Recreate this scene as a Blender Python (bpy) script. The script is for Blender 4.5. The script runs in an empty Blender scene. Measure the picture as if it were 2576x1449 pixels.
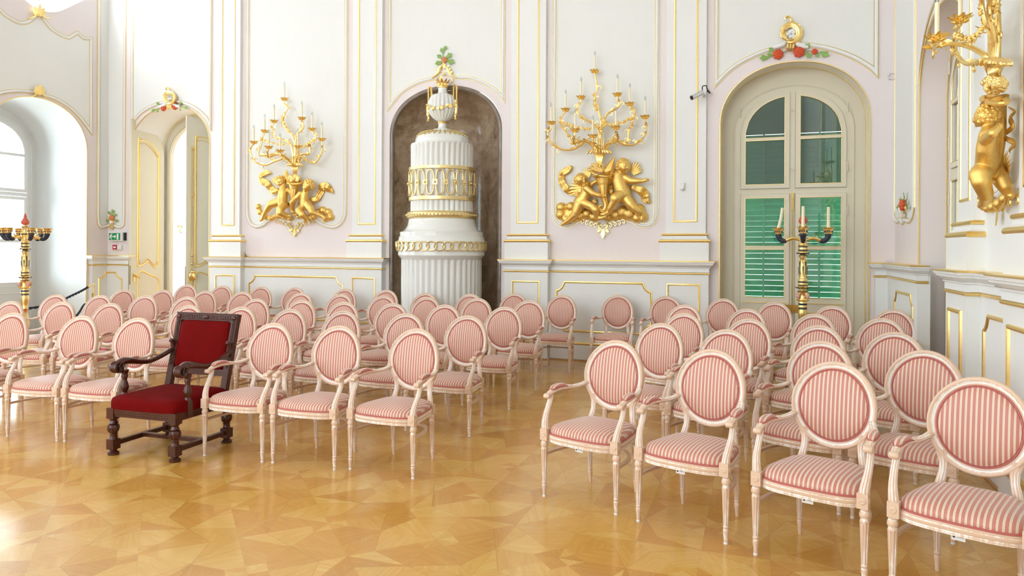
import bpy, bmesh, math, random
from mathutils import Vector, Matrix
from mathutils.geometry import tessellate_polygon
R=math.radians; PI=math.pi
random.seed(7)
C=bpy.context.scene.collection
# ---------------------------------------------------------------- camera geometry (room axes: X along the back wall, Y towards it)
F=1773.;CX=1288.;CY=629.;RO=.005;H=1.63;YAW=math.atan2(612,1773)
cy_,sy_=math.cos(YAW),math.sin(YAW)
def ray(px,py):
    u=px-CX;v=py-CY
    a=(u*math.cos(RO)+v*math.sin(RO))/F; b=(u*math.sin(RO)-v*math.cos(RO))/F
    return (a*cy_-sy_, a*sy_+cy_, b)
def at_y(px,py,Y):
    r=ray(px,py);t=Y/r[1];return Vector((r[0]*t,Y,H+r[2]*t))
def at_x(px,py,X):
    r=ray(px,py);t=X/r[0];return Vector((X,r[1]*t,H+r[2]*t))
def at_z(px,py,Z):
    r=ray(px,py);t=(Z-H)/r[2];return Vector((r[0]*t,r[1]*t,Z))
YB=10.2; XR=1.70; XL=at_y(271,640,YB).x
class Fr:                       # wall frame: (u,z,n) -> world, n sticks out of the wall into the room
    def __init__(s,kind): s.k=kind
    def p(s,u,z,n=0):
        if s.k=='B': return Vector((u,YB-n,z))
        if s.k=='R': return Vector((XR-n,u,z))
        if s.k=='L': return Vector((XL+n,u,z))
    def n(s): return {'B':Vector((0,-1,0)),'R':Vector((-1,0,0)),'L':Vector((1,0,0))}[s.k]
    def m(s,px,py,n=0):         # surveyed point of the photograph -> (u,z) on the plane n out of this wall
        if s.k=='B': w=at_y(px,py,YB-n); return (w.x,w.z)
        if s.k=='R': w=at_x(px,py,XR-n); return (w.y,w.z)
        w=at_x(px,py,XL+n); return (w.y,w.z)
    def u(s,px,n=0): return s.m(px,600,n)[0]
FB,FR,FL=Fr('B'),Fr('R'),Fr('L')
class Loc:                      # free-standing frame
    def __init__(s,o=(0,0,0),rz=0): s.o=Vector(o);s.M=Matrix.Rotation(rz,3,'Z')
    def p(s,u,z,n=0): return s.o+s.M@Vector((u,-n,z))
    def n(s): return s.M@Vector((0,-1,0))
# ---------------------------------------------------------------- materials
MATS={}
class NT:
    def __init__(s,name):
        s.m=bpy.data.materials.new(name); s.m.use_nodes=True; s.t=s.m.node_tree; s.b=s.t.nodes['Principled BSDF']
        s.o=s.t.nodes['Material Output']; MATS[name]=s.m
    def node(s,ty,**k):
        n=s.t.nodes.new(ty)
        for a,v in k.items(): setattr(n,a,v)
        return n
    def link(s,a,b): s.t.links.new(a,b)
    def math(s,op,a,b=None,c=None):
        n=s.node('ShaderNodeMath',operation=op)
        for i,v in enumerate((a,b,c)):
            if v is None: continue
            if isinstance(v,(int,float)): n.inputs[i].default_value=v
            else: s.link(v,n.inputs[i])
        return n.outputs[0]
    def mix(s,f,a,b):
        n=s.node('ShaderNodeMix',data_type='RGBA')
        for i,v in ((0,f),(6,a),(7,b)):
            if isinstance(v,(int,float)): n.inputs[i].default_value=v
            elif isinstance(v,tuple): n.inputs[i].default_value=(*v,1)
            else: s.link(v,n.inputs[i])
        return n.outputs[2]
    def coord(s,kind='Object',scale=(1,1,1)):
        t=s.node('ShaderNodeTexCoord'); mp=s.node('ShaderNodeMapping'); mp.inputs['Scale'].default_value=scale
        s.link(t.outputs[kind],mp.inputs[0]); return mp.outputs[0]
    def noise(s,vec,scale,detail=3,rough=.5,dist=0):
        n=s.node('ShaderNodeTexNoise'); n.inputs['Scale'].default_value=scale; n.inputs['Detail'].default_value=detail
        n.inputs['Roughness'].default_value=rough; n.inputs['Distortion'].default_value=dist
        if vec: s.link(vec,n.inputs['Vector'])
        return n.outputs['Fac']
    def ramp(s,f,stops):
        n=s.node('ShaderNodeValToRGB'); e=n.color_ramp.elements
        while len(e)<len(stops): e.new(.5)
        for q,(p,c) in zip(e,stops): q.position=p; q.color=(*c,1) if len(c)==3 else c
        s.link(f,n.inputs[0]); return n.outputs[0]
    def bump(s,h,strength=.2,dist=.01):
        n=s.node('ShaderNodeBump'); n.inputs['Strength'].default_value=strength; n.inputs['Distance'].default_value=dist
        s.link(h,n.inputs['Height']); s.link(n.outputs[0],s.b.inputs['Normal'])
    def set(s,col=None,rough=.5,metal=0,**k):
        b=s.b
        if col is not None:
            if isinstance(col,tuple): b.inputs['Base Color'].default_value=(*col,1)
            else: s.link(col,b.inputs['Base Color'])
        b.inputs['Roughness'].default_value=rough; b.inputs['Metallic'].default_value=metal
        for a,v in k.items(): b.inputs[a.replace('_',' ')].default_value=v
        return s.m
def srgb(r,g,b):
    return tuple(((c/255+.055)/1.055)**2.4 if c>10 else c/255/12.92 for c in (r,g,b))
def plain(name,col,rough=.5,metal=0,var=.04,scale=6,**k):
    n=NT(name); v=n.coord(); f=n.noise(v,scale,4,.6)
    a=tuple(max(0,c*(1-var)) for c in col); b=tuple(min(1,c*(1+var)) for c in col)
    return n.set(n.mix(f,a,b),rough,metal,**k)
def wallpaint(name,col,var=.035):
    n=NT(name); v=n.coord('Object',(1,1,.25)); f=n.noise(v,14,5,.65); g=n.noise(n.coord(),1.2,2)
    a=tuple(c*(1-var) for c in col); b=tuple(min(1,c*(1+var)) for c in col)
    n.bump(f,.08,.004)
    return n.set(n.mix(n.math('MULTIPLY',n.math('ADD',f,g),.5),a,b),.55)
CREAM=wallpaint('paint_cream',(.85,.848,.82)); PINK=wallpaint('paint_pink',(.86,.778,.775))
WHITE=wallpaint('paint_white',(.87,.87,.86)); DADO=wallpaint('paint_dado',(.84,.835,.805))
DOORC=wallpaint('paint_door_cream',(.76,.71,.56)); WINC=wallpaint('paint_window_cream',(.78,.72,.57))
def goldmat(name,c1,c2,rough,bump=.15):
    n=NT(name); v=n.coord(); f=n.noise(v,30,4,.6); g=n.noise(v,180,3,.6)
    n.bump(g,bump,.003); n.set(n.mix(f,c1,c2),rough,1.0); return n.m
GLAREW=wallpaint('paint_glare_white',(.93,.93,.92),.01)  # whiter than the other paint: window glare put into the colour
GOLD=goldmat('gilding',(.90,.64,.22),(1,.80,.36),.33)
GOLDM=goldmat('gilding_matte',(.80,.52,.14),(.95,.70,.25),.48,.3)
GOLDL=goldmat('gilding_worn',(.80,.62,.27),(.92,.78,.45),.4)
BRASS=goldmat('brass',(.70,.50,.16),(.85,.64,.26),.22,.03)
def marble():
    n=NT('brown_marble'); v=n.coord(); a=n.noise(v,2.2,8,.68,1.2); b=n.noise(v,9,6,.7,.6)
    base=n.ramp(n.math('ADD',n.math('MULTIPLY',a,.65),n.math('MULTIPLY',b,.35)),[(.33,(.17,.11,.07)),(.43,(.40,.28,.18)),(.54,(.56,.42,.29)),(.7,(.70,.58,.44))])
    vn=n.node('ShaderNodeTexVoronoi',feature='DISTANCE_TO_EDGE'); vn.inputs['Scale'].default_value=.55
    mv=n.node('ShaderNodeVectorMath',operation='ADD'); n.link(v,mv.inputs[0])
    nz=n.node('ShaderNodeTexNoise'); nz.inputs['Scale'].default_value=3; n.link(v,nz.inputs['Vector'])
    sc=n.node('ShaderNodeVectorMath',operation='SCALE'); sc.inputs['Scale'].default_value=.5; n.link(nz.outputs['Color'],sc.inputs[0]); n.link(sc.outputs[0],mv.inputs[1])
    n.link(mv.outputs[0],vn.inputs['Vector'])
    vein=n.math('LESS_THAN',vn.outputs['Distance'],.004)
    return n.set(n.mix(n.math('MULTIPLY',vein,.35),base,(.55,.47,.38)),.13)
MARBLE=marble()
def ceramic():
    n=NT('white_glazed_ceramic'); v=n.coord(); f=n.noise(v,60,3,.6); n.bump(f,.22,.003)
    return n.set(n.mix(f,(.80,.80,.76),(.90,.895,.86)),.12)
CERAMIC=ceramic()
def chairwood():
    n=NT('limed_beech'); v=n.coord('Object',(1,1,.15)); f=n.noise(v,70,4,.6); g=n.noise(n.coord(),9,3,.6)
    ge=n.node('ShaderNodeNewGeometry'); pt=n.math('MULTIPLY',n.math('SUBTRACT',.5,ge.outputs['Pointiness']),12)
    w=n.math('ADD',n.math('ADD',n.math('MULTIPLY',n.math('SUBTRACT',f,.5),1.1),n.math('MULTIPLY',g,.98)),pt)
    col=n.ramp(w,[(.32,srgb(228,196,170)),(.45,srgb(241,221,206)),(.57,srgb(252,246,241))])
    return n.set(col,.33)
WOOD=chairwood()
def stripes():
    n=NT('striped_damask'); v=n.coord(); s=n.node('ShaderNodeSeparateXYZ'); n.link(v,s.inputs[0])
    t=n.math('FRACT',n.math('ADD',n.math('DIVIDE',s.outputs[0],.0226),100.25))
    P=srgb(199,126,112);Cm=srgb(229,209,184);O=srgb(190,172,136);Ro=srgb(190,108,98)
    r=n.node('ShaderNodeValToRGB'); r.color_ramp.interpolation='CONSTANT'; e=r.color_ramp.elements
    st=[(0,P),(.54,Ro),(.57,Cm),(.72,O),(.765,Cm),(.965,Ro)]
    while len(e)<len(st): e.new(.5)
    for q,(p,c) in zip(e,st): q.position=p;q.color=(*c,1)
    n.link(t,r.inputs[0]); f=n.noise(v,500,2); n.bump(f,.12,.0015)
    n.set(r.outputs[0],.42,0); n.b.inputs['Sheen Weight'].default_value=.3; return n.m
STRIPE=stripes()
PIPE=plain('rose_piping',srgb(188,102,96),.6,0,.1,80)
def velvet():
    n=NT('red_velvet'); v=n.coord(); f=n.noise(v,12,4,.6); g=n.noise(v,400,2); n.bump(g,.15,.001)
    n.set(n.mix(f,(.11,.0005,.0004),(.18,.0015,.0012)),.8,0); n.b.inputs['Sheen Weight'].default_value=.0; n.b.inputs['Specular IOR Level'].default_value=.08
    n.b.inputs['Sheen Tint'].default_value=(1,.15,.2,1); return n.m
VELVET=velvet()
def darkwood():
    n=NT('carved_walnut'); v=n.coord('Object',(1,1,.2)); f=n.noise(v,35,5,.6); n.bump(n.noise(n.coord(),90,3),.1,.002)
    return n.set(n.mix(f,(.026,.006,.003),(.11,.026,.013)),.25)
DARK=darkwood()
GREEN=plain('leaf_green',srgb(138,176,84),.45,0,.35,25); ROSE=plain('rose_red',srgb(214,84,40),.45,0,.3,40)
ORANGE=plain('rose_orange',srgb(222,140,80),.45,0,.25,40)
NAVY=plain('navy_enamel',srgb(44,50,66),.35,0,.2,30); FLAME=plain('coral_flame',srgb(214,98,74),.4,0,.35,60)
FLESH=plain('painted_face',srgb(226,176,160),.45,0,.1,40)
CANDLE=plain('ivory_candle',srgb(250,238,206),.4,0,.03,20)
STEEL=plain('satin_steel',(.75,.75,.76),.2,1,.05,30); BLACK=plain('black_plastic',(.012,.012,.014),.35,0,.1,30)
PLASTIC=plain('white_plastic',(.82,.82,.8),.35,0,.02,10); SIGNG=plain('sign_green',srgb(22,148,82),.4,0,.03,10)
SIGNW=plain('sign_white',(.9,.9,.9),.4,0,.01,10); ALARM=plain('alarm_red',srgb(190,40,58),.4,0,.05,20)
ROPE=plain('navy_rope',srgb(30,44,66),.7,0,.3,120); CARPET=plain('red_carpet',srgb(198,50,74),.9,0,.15,200)
BRONZE=goldmat('dark_bronze',(.25,.17,.08),(.4,.28,.12),.35)
ACRYL=plain('clear_foot',(.85,.87,.88),.1,0,.02,30)
def shutter():
    n=NT('green_shutter_paint'); f=n.noise(n.coord(),8,3)
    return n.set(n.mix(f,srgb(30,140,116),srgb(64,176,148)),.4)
SHUT=shutter(); SHUTU=plain('shaded_louvre_green',srgb(24,92,78),.4,0,.15,8); SHUTD=plain('dark_green_paint',srgb(14,58,50),.45,0,.15,8)  # upper closed louvres: shutter green darkened, their shade put into the colour
def glass(name='window_glass',ior=1.5,tint=(.93,.97,.95)):
    n=NT(name); n.t.nodes.remove(n.b)
    tr=n.node('ShaderNodeBsdfTransparent'); tr.inputs[0].default_value=(*tint,1); gl=n.node('ShaderNodeBsdfGlossy'); gl.inputs['Roughness'].default_value=.01
    fr=n.node('ShaderNodeFresnel'); fr.inputs[0].default_value=ior; mx=n.node('ShaderNodeMixShader')
    n.link(n.math('MULTIPLY',fr.outputs[0],1.8),mx.inputs[0]); n.link(tr.outputs[0],mx.inputs[1]); n.link(gl.outputs[0],mx.inputs[2]); n.link(mx.outputs[0],n.o.inputs[0]); return n.m
GLASS=glass()
def floormat():
    n=NT('star_parquet'); a=.708; v=n.coord('Object'); s=n.node('ShaderNodeSeparateXYZ'); n.link(v,s.inputs[0])
    gx=n.math('DIVIDE',n.math('ADD',s.outputs[0],2.04+40*a),a); gy=n.math('DIVIDE',n.math('ADD',s.outputs[1],-3.965+40*a),a)
    cx=n.math('FLOOR',gx); cyy=n.math('FLOOR',gy)
    u=n.math('SUBTRACT',n.math('FRACT',gx),.5); w=n.math('SUBTRACT',n.math('FRACT',gy),.5)
    au=n.math('ABSOLUTE',u); aw=n.math('ABSOLUTE',w)
    mx=n.math('MAXIMUM',au,aw); mn=n.math('MINIMUM',au,aw)
    su=n.math('GREATER_THAN',u,0); sw=n.math('GREATER_THAN',w,0); dg=n.math('GREATER_THAN',au,aw)
    e1=n.math('SUBTRACT',n.math('ADD',n.math('MULTIPLY',mx,.353),n.math('MULTIPLY',mn,.147)),.1765)   # inner star / outer rays
    inner=n.math('LESS_THAN',e1,0)
    core=n.math('LESS_THAN',n.math('ADD',au,aw),.20)
    corner=n.math('GREATER_THAN',mn,.30)
    pid=n.math('ADD',n.math('ADD',su,n.math('MULTIPLY',sw,2)),n.math('ADD',n.math('MULTIPLY',dg,4),n.math('MULTIPLY',inner,8)))
    pid=n.math('ADD',pid,n.math('MULTIPLY',core,16)); 
    cv=n.node('ShaderNodeCombineXYZ'); n.link(n.math('ADD',cx,n.math('MULTIPLY',pid,.37)),cv.inputs[0]); n.link(cyy,cv.inputs[1]); n.link(pid,cv.inputs[2])
    wn=n.node('ShaderNodeTexWhiteNoise',noise_dimensions='3D'); n.link(cv.outputs[0],wn.inputs[0])
    # grain direction per piece
    cp=n.node('ShaderNodeCombineXYZ'); n.link(pid,cp.inputs[0]); n.link(n.math('ADD',cx,cyy),cp.inputs[1])
    wn2=n.node('ShaderNodeTexWhiteNoise',noise_dimensions='2D'); n.link(cp.outputs[0],wn2.inputs[0])
    ang=n.math('ADD',n.math('MULTIPLY',n.math('FLOOR',n.math('MULTIPLY',wn2.outputs[0],8)),PI/8),.35)
    rot=n.node('ShaderNodeVectorRotate',rotation_type='Z_AXIS'); n.link(v,rot.inputs[0]); n.link(ang,rot.inputs['Angle'])
    off=n.node('ShaderNodeVectorMath',operation='ADD'); n.link(rot.outputs[0],off.inputs[0]); n.link(wn.outputs['Color'],off.inputs[1])
    mp=n.node('ShaderNodeMapping'); mp.inputs['Scale'].default_value=(1.1,11,1); n.link(off.outputs[0],mp.inputs[0])
    g=n.noise(mp.outputs[0],4,6,.62,.5)
    mp2=n.node('ShaderNodeMapping'); mp2.inputs['Scale'].default_value=(4,110,1); n.link(off.outputs[0],mp2.inputs[0])
    fine=n.noise(mp2.outputs[0],3,3,.6)
    tone=n.math('ADD',n.math('MULTIPLY',wn.outputs[0],.34),n.math('ADD',n.math('MULTIPLY',g,.44),n.math('MULTIPLY',fine,.22)))
    col=n.ramp(tone,[(.20,srgb(188,129,52)),(.42,srgb(208,152,66)),(.6,srgb(219,170,84)),(.82,srgb(232,192,114))])
    # fine joints
    j1=n.math('LESS_THAN',n.math('ABSOLUTE',e1),.0012); j2=n.math('LESS_THAN',n.math('ABSOLUTE',n.math('SUBTRACT',au,aw)),.0016)
    j3=n.math('GREATER_THAN',mx,.4985); j4=n.math('LESS_THAN',mn,.0012)
    j=n.math('MINIMUM',n.math('ADD',n.math('ADD',j1,j2),n.math('ADD',j3,j4)),1)
    col=n.mix(n.math('MULTIPLY',j,.35),col,srgb(150,100,52))
    n.set(col,.22); n.b.inputs['Coat Weight'].default_value=.35; n.b.inputs['Coat Roughness'].default_value=.12
    rr=n.math('ADD',.17,n.math('MULTIPLY',n.noise(v,3,3),.12)); n.link(rr,n.b.inputs['Roughness'])
    n.bump(n.math('ADD',n.math('MULTIPLY',wn.outputs[0],.15),n.math('MULTIPLY',fine,.2)),.05,.001)
    return n.m
FLOORM=floormat()
# ---------------------------------------------------------------- mesh builder
def cr(pts,n=6,closed=False):   # Catmull-Rom through points of any dimension
    P=[Vector(p) for p in pts]; out=[]; L=len(P)
    rng=range(L if closed else L-1)
    for i in rng:
        p0=P[(i-1)%L] if (closed or i>0) else P[0]*2-P[1]
        p1=P[i]; p2=P[(i+1)%L]
        p3=P[(i+2)%L] if (closed or i+2<L) else P[-1]*2-P[-2]
        for k in range(n):
            t=k/n
            out.append(.5*((2*p1)+(p2-p0)*t+(2*p0-5*p1+4*p2-p3)*t*t+(3*p1-p0-3*p2+p3)*t**3))
    if not closed: out.append(P[-1])
    return out
class MB:
    def __init__(s): s.v=[];s.f=[];s.s=[]
    def add(s,vs,fs,smooth=True):
        b=len(s.v); s.v+= [tuple(v) for v in vs]; s.f+=[tuple(i+b for i in f) for f in fs]; s.s+=[smooth]*len(fs); return s
    def box(s,c,d,rot=None,fr=None,taper=1):
        vs=[]
        for z in (-1,1):
            for y in (-1,1):
                for x in (-1,1):
                    k=taper if z>0 else 1
                    q=Vector((x*d[0]/2*k,y*d[1]/2*k,z*d[2]/2))
                    if rot: q=rot@q
                    vs.append(Vector(c)+q)
        return s.add(vs,[(0,1,3,2),(4,6,7,5),(0,4,5,1),(2,3,7,6),(0,2,6,4),(1,5,7,3)],False)
    def fbox(s,fr,u0,u1,z0,z1,n0,n1):
        vs=[fr.p(u,z,n) for n in (n0,n1) for z in (z0,z1) for u in (u0,u1)]
        return s.add(vs,[(0,1,3,2),(4,6,7,5),(0,4,5,1),(2,3,7,6),(0,2,6,4),(1,5,7,3)],False)
    def tube(s,pts,r,seg=8,flat=1,nrm=None,closed=False,caps=True,phase=0,ridge=None):
        P=[Vector(p) for p in pts]; L=len(P)
        if not isinstance(r,(list,tuple)): r=[r]*L
        elif len(r)!=L: r=[interp(r,i/(L-1)) for i in range(L)]
        vs=[];prev=None
        for i in range(L):
            if closed: t=(P[(i+1)%L]-P[i-1])
            else: t=P[min(i+1,L-1)]-P[max(i-1,0)]
            if t.length<1e-9: t=Vector((0,0,1))
            t.normalize()
            if nrm is not None: a=Vector(nrm)-t*t.dot(Vector(nrm))
            elif prev is not None: a=prev-t*t.dot(prev)
            else:
                a=Vector((0,0,1)) if abs(t.z)<.9 else Vector((1,0,0)); a=a-t*t.dot(a)
            if a.length<1e-6: a=t.orthogonal()
            a.normalize(); prev=a; b=t.cross(a)
            for k in range(seg):
                th=2*PI*k/seg+phase
                q_=1 if not ridge else 1-ridge[1]*(.5+.5*math.cos(ridge[0]*th+(ridge[2] if len(ridge)>2 else 0)*i))
                vs.append(P[i]+a*(math.cos(th)*r[i]*flat*q_)+b*(math.sin(th)*r[i]*q_))
        fs=[]
        for i in range(L if closed else L-1):
            for k in range(seg):
                j=(i+1)%L; fs.append((i*seg+k,i*seg+(k+1)%seg,j*seg+(k+1)%seg,j*seg+k))
        if caps and not closed: fs+= [tuple(range(seg))[::-1],tuple((L-1)*seg+k for k in range(seg))]
        return s.add(vs,fs,True)
    def lathe(s,prof,seg=24,o=(0,0,0),flute=None,sx=1,sy=1,sq=None,M=None,a0=0,a1=2*PI):
        vs=[];full=abs(a1-a0-2*PI)<1e-6; ns=seg if full else seg+1
        for (r,z) in prof:
            for k in range(ns):
                th=a0+(a1-a0)*k/seg; rr=r
                if flute: 
                    z0,z1,nf,dp=flute
                    if z0<=z<=z1: rr=r*(1-dp*(.5+.5*math.cos(nf*th))**2)
                c,si=math.cos(th),math.sin(th)
                if sq: c=math.copysign(abs(c)**sq,c); si=math.copysign(abs(si)**sq,si)
                q=Vector((rr*c*sx,rr*si*sy,z))
                if M: q=M@q
                vs.append(Vector(o)+q)
        fs=[]
        for i in range(len(prof)-1):
            for k in range(seg):
                k2=(k+1)%ns; fs.append((i*ns+k,i*ns+k2,(i+1)*ns+k2,(i+1)*ns+k))
        if full and prof[0][0]>1e-5: fs.append(tuple(range(ns))[::-1])
        if full and prof[-1][0]>1e-5: fs.append(tuple((len(prof)-1)*ns+k for k in range(ns)))
        return s.add(vs,fs,True)
    def ball(s,c,r,seg=10,rings=7,M=None):
        if not isinstance(r,(tuple,list)): r=(r,r,r)
        vs=[];fs=[]
        for i in range(rings+1):
            ph=PI*i/rings
            for k in range(seg):
                th=2*PI*k/seg; q=Vector((r[0]*math.sin(ph)*math.cos(th),r[1]*math.sin(ph)*math.sin(th),r[2]*math.cos(ph)))
                if M: q=M@q
                vs.append(Vector(c)+q)
        for i in range(rings):
            for k in range(seg): fs.append((i*seg+k,(i+1)*seg+k,(i+1)*seg+(k+1)%seg,i*seg+(k+1)%seg))
        return s.add(vs,fs,True)
    def prism(s,fr,outer,holes,n0,n1,back=True,front=True):
        loops=[outer]+list(holes); flat=[p for l in loops for p in l]
        tri=tessellate_polygon([[Vector((p[0],p[1],0)) for p in l] for l in loops])
        for n,go in ((n0,back),(n1,front)):
            if go: s.add([fr.p(p[0],p[1],n) for p in flat],[tuple(t) for t in tri],False)
        if n0!=n1:
            for l in loops:
                L=len(l); vs=[fr.p(p[0],p[1],n) for n in (n0,n1) for p in l]
                s.add(vs,[(i,(i+1)%L,L+(i+1)%L,L+i) for i in range(L)],False)
        return s
    def sweep(s,fr,path,prof,closed=False,caps=True,smooth=True):   # path [(u,z)], prof [(offset in wall plane, n)]
        P=[Vector((p[0],p[1])) for p in path]; L=len(P); vs=[]
        for i in range(L):
            if closed or 0<i<L-1:
                a=(P[i]-P[i-1]); b=(P[(i+1)%L]-P[i])
            elif i==0: a=b=P[1]-P[0]
            else: a=b=P[-1]-P[-2]
            a=a.normalized() if a.length>1e-9 else b.normalized(); b=b.normalized() if b.length>1e-9 else a
            na=Vector((-a.y,a.x)); nb=Vector((-b.y,b.x)); nn=na+nb
            if nn.length<1e-6: nn=na
            nn.normalize(); k=1/max(.35,nn.dot(na))
            for (o,n) in prof: q=P[i]+nn*(o*k); vs.append(fr.p(q.x,q.y,n))
        m=len(prof); fs=[]
        for i in range(L if closed else L-1):
            j=(i+1)%L
            for k in range(m-1): fs.append((i*m+k,i*m+k+1,j*m+k+1,j*m+k))
        if caps and not closed: fs+=[tuple(range(m))[::-1],tuple((L-1)*m+k for k in range(m))]
        return s.add(vs,fs,smooth)
    def build(s,name,mat,parent=None,loc=None,recalc=True,auto=35):
        me=bpy.data.meshes.new(name); me.from_pydata(s.v,[],s.f)
        me.polygons.foreach_set('use_smooth',s.s); me.update()
        if recalc:
            bm=bmesh.new(); bm.from_mesh(me); bmesh.ops.recalc_face_normals(bm,faces=bm.faces); bm.to_mesh(me); bm.free()
        if auto: 
            try: me.set_sharp_from_angle(angle=R(auto))
            except Exception: pass
        me.materials.append(mat); o=bpy.data.objects.new(name,me); C.objects.link(o)
        if parent: o.parent=parent
        if loc: o.location=loc
        return o
def interp(r,t):
    x=t*(len(r)-1); i=min(int(x),len(r)-2); return r[i]+(r[i+1]-r[i])*(x-i)
def tag(o,label=None,cat=None,group=None,kind=None):
    if label: o['label']=label
    if cat: o['category']=cat
    if group: o['group']=group
    if kind: o['kind']=kind
    return o
def empty(name,loc=(0,0,0),rz=0):
    o=bpy.data.objects.new(name,None); C.objects.link(o); o.location=loc; o.rotation_euler=(0,0,rz); o.empty_display_size=.1; return o
def struct(o): o['kind']='structure'; return o
def kids(o): return [c for c in bpy.data.objects if c.parent==o]
def copy_tree(o,parent=None,cm=None):
    c=o.copy(); C.objects.link(c)
    if parent: c.parent=parent
    for ch in cm[o]: copy_tree(ch,c,cm)
    return c
def halfround(w,h,k=5,off=0,n0=0): return [(off+w/2*math.cos(PI*i/k),n0+h*math.sin(PI*i/k)) for i in range(k+1)]
def archz(x,cx,a,zs,rise,e=2.15): return zs+rise*max(0,1-min(1,abs(x-cx)/a)**e)**(1/e)
def archpts(cx,a,zs,rise,e=2.15,N=28,z0=None):   # left foot .. over the top .. right foot
    pts=[]
    if z0 is not None: pts.append((cx-a,z0))
    for i in range(N+1):
        th=PI-PI*i/N; c,s=math.cos(th),math.sin(th)
        pts.append((cx+a*math.copysign(abs(c)**(2/e),c),zs+rise*abs(s)**(2/e)))
    if z0 is not None: pts.append((cx+a,z0))
    return pts
# ================================================================ ROOM SHELL
TOPZ=8.6; XW0=XL; YF=-6.0
ZC=1.49                                   # top of the dado ledge
nich_cx=(FB.u(980)+FB.u(1261))/2; nich_a=(FB.u(1261)-FB.u(980))/2
win_cx=(FB.u(1809)+FB.u(2188))/2; win_a=(FB.u(2188)-FB.u(1809))/2
door_cx=(FB.u(330)+FB.u(527))/2; door_a=(FB.u(527)-FB.u(330))/2
zn=FB.m(1120,216)[1]; zw=FB.m(1994,154)[1]; zd=FB.m(430,267)[1]
nichA=archpts(nich_cx,nich_a,zn-.72,.72,2.15,30,0); winA=archpts(win_cx,win_a,zw-.80,.80,2.1,30,0); doorA=archpts(door_cx,door_a,zd-.72,.72,2.1,30,0)
# floor and ceiling
m=MB(); m.add([(XL-2.2,YF-.5,0),(XR+1.5,YF-.5,0),(XR+1.5,YB+3.6,0),(XL-2.2,YB+3.6,0)],[(0,1,2,3)],False); struct(m.build('floor',FLOORM,recalc=False))
m=MB(); m.box(((XL+XR)/2,(YF+YB)/2,TOPZ+.1),(XR-XL+1,YB-YF+1,.2)); struct(m.build('ceiling',WHITE))
# back wall with three arched openings running to the floor: outline drawn as one polygon
out=[(XL,0)]
for A in (doorA,nichA,winA): out+=A
out+=[(XR+.3,0),(XR+.3,TOPZ),(XL,TOPZ)]
m=MB(); m.prism(FB,out,[],-.14,0,back=True); wall_back=struct(m.build('wall_back',PINK))
# left wall: arched french windows in a row, lobed windows above
la0=FL.u(218); LC=FL.u(98,0); LA=la0-LC
lz=FL.m(98,245)[1]
lcs=[LC,LC-4.05,LC-8.1,LC-12.15]
out=[(YF,0)]
for c in sorted(lcs): out+=archpts(c,LA,lz-.82,.82,2.1,24,0)
out+=[(YB+.14,0),(YB+.14,TOPZ),(YF,TOPZ)]
uz=FL.m(135,38); UZ=uz[1]+.62
holes=[]
for c in lcs:
    h=[]
    for i in range(48):
        th=2*PI*i/48; r=1+.07*math.cos(4*th)
        h.append((c+.04+.86*r*math.cos(th),UZ+.1+.66*r*math.sin(th)))
    holes.append(h)
m=MB(); m.prism(FL,out,holes,-.12,0); wall_left=struct(m.build('wall_left',PINK))
# right wall: far pier, arch opening, near stretch
R0=FR.u(2312); RA=.945; RCc=R0-RA; rz_=4.05
out=[(YF,0)]+archpts(RCc-4.6,RA,rz_-.8,.8,2.1,24,0)+archpts(RCc,RA,rz_-.8,.8,2.1,24,0)+[(YB,0),(YB,TOPZ),(YF,TOPZ)]
out=[(YF,0)]+archpts(RCc,RA,rz_-.8,.8,2.1,24,0)+[(YB,0),(YB,TOPZ),(YF,TOPZ)]
m=MB(); m.prism(FR,out,[],-.16,0); wall_right=struct(m.build('wall_right',PINK))
# wall behind the viewpoint: two rows of windows, added to let in fill light
out=[(XL,0)]; wf=[]
for k in range(3):
    c=XL+1.9+k*3.15; wf.append(c); out+=archpts(c,.95,3.4,.8,2.1,16,0)
out+=[(XR,0),(XR,TOPZ),(XL,TOPZ)]
class FFr(Fr):
    def p(s,u,z,n=0): return Vector((u,YF+n,z))
    def n(s): return Vector((0,1,0))
FF=FFr('F')
m=MB(); m.prism(FF,out,[[(c-.9,5.1),(c+.9,5.1),(c+.9,7.6),(c-.9,7.6)] for c in wf],-.2,0); struct(m.build('wall_front',CREAM))

trimno=[0]
def trim(mb,mat=WHITE,parts=(),**k):
    trimno[0]+=1; o=struct(mb.build('trim_%d'%trimno[0],mat,**k))
    for nm,b,mt in parts: b.build(nm,mt,o)
    return o
# ---- dado: ledge profile lofted with mitred ends
def ledge(mb,fr,u0,u1,n,prof,el=1,er=1):
    vs=[]
    for e,z in prof:
        a=u0-e*el; b=u1+e*er
        vs+= [fr.p(a,z,0),fr.p(a,z,n+e),fr.p(b,z,n+e),fr.p(b,z,0)]
    fs=[]; L=len(prof)
    for i in range(L-1):
        for k in range(4): fs.append((i*4+k,i*4+(k+1)%4,(i+1)*4+(k+1)%4,(i+1)*4+k))
    fs+=[(3,2,1,0),tuple(4*(L-1)+k for k in range(4))]
    mb.add(vs,fs,False)
BEADP=[(.0,1.298),(.014,1.303),(.018,1.312),(.014,1.322),(0,1.326)]
CORN=[(0,1.326),(.008,1.33),(.008,1.385),(.02,1.39),(.022,1.402),(.035,1.408),(.045,1.425),(.062,1.437),(.064,1.452),(.075,1.456),(.08,1.476)]
TOPG=[(.08,1.476),(.086,1.478),(.087,1.489),(.08,1.492),(0,1.4925)]
BASEP=[(.0,.235),(.022,.24),(.03,.256),(.022,.272),(.0,.278)]
BASEW=[(.018,.0),(.018,.23),(.01,.237),(0,.24)]
SHOE=[(.032,0),(.03,.012),(.018,.02),(.018,.021)]
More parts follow.
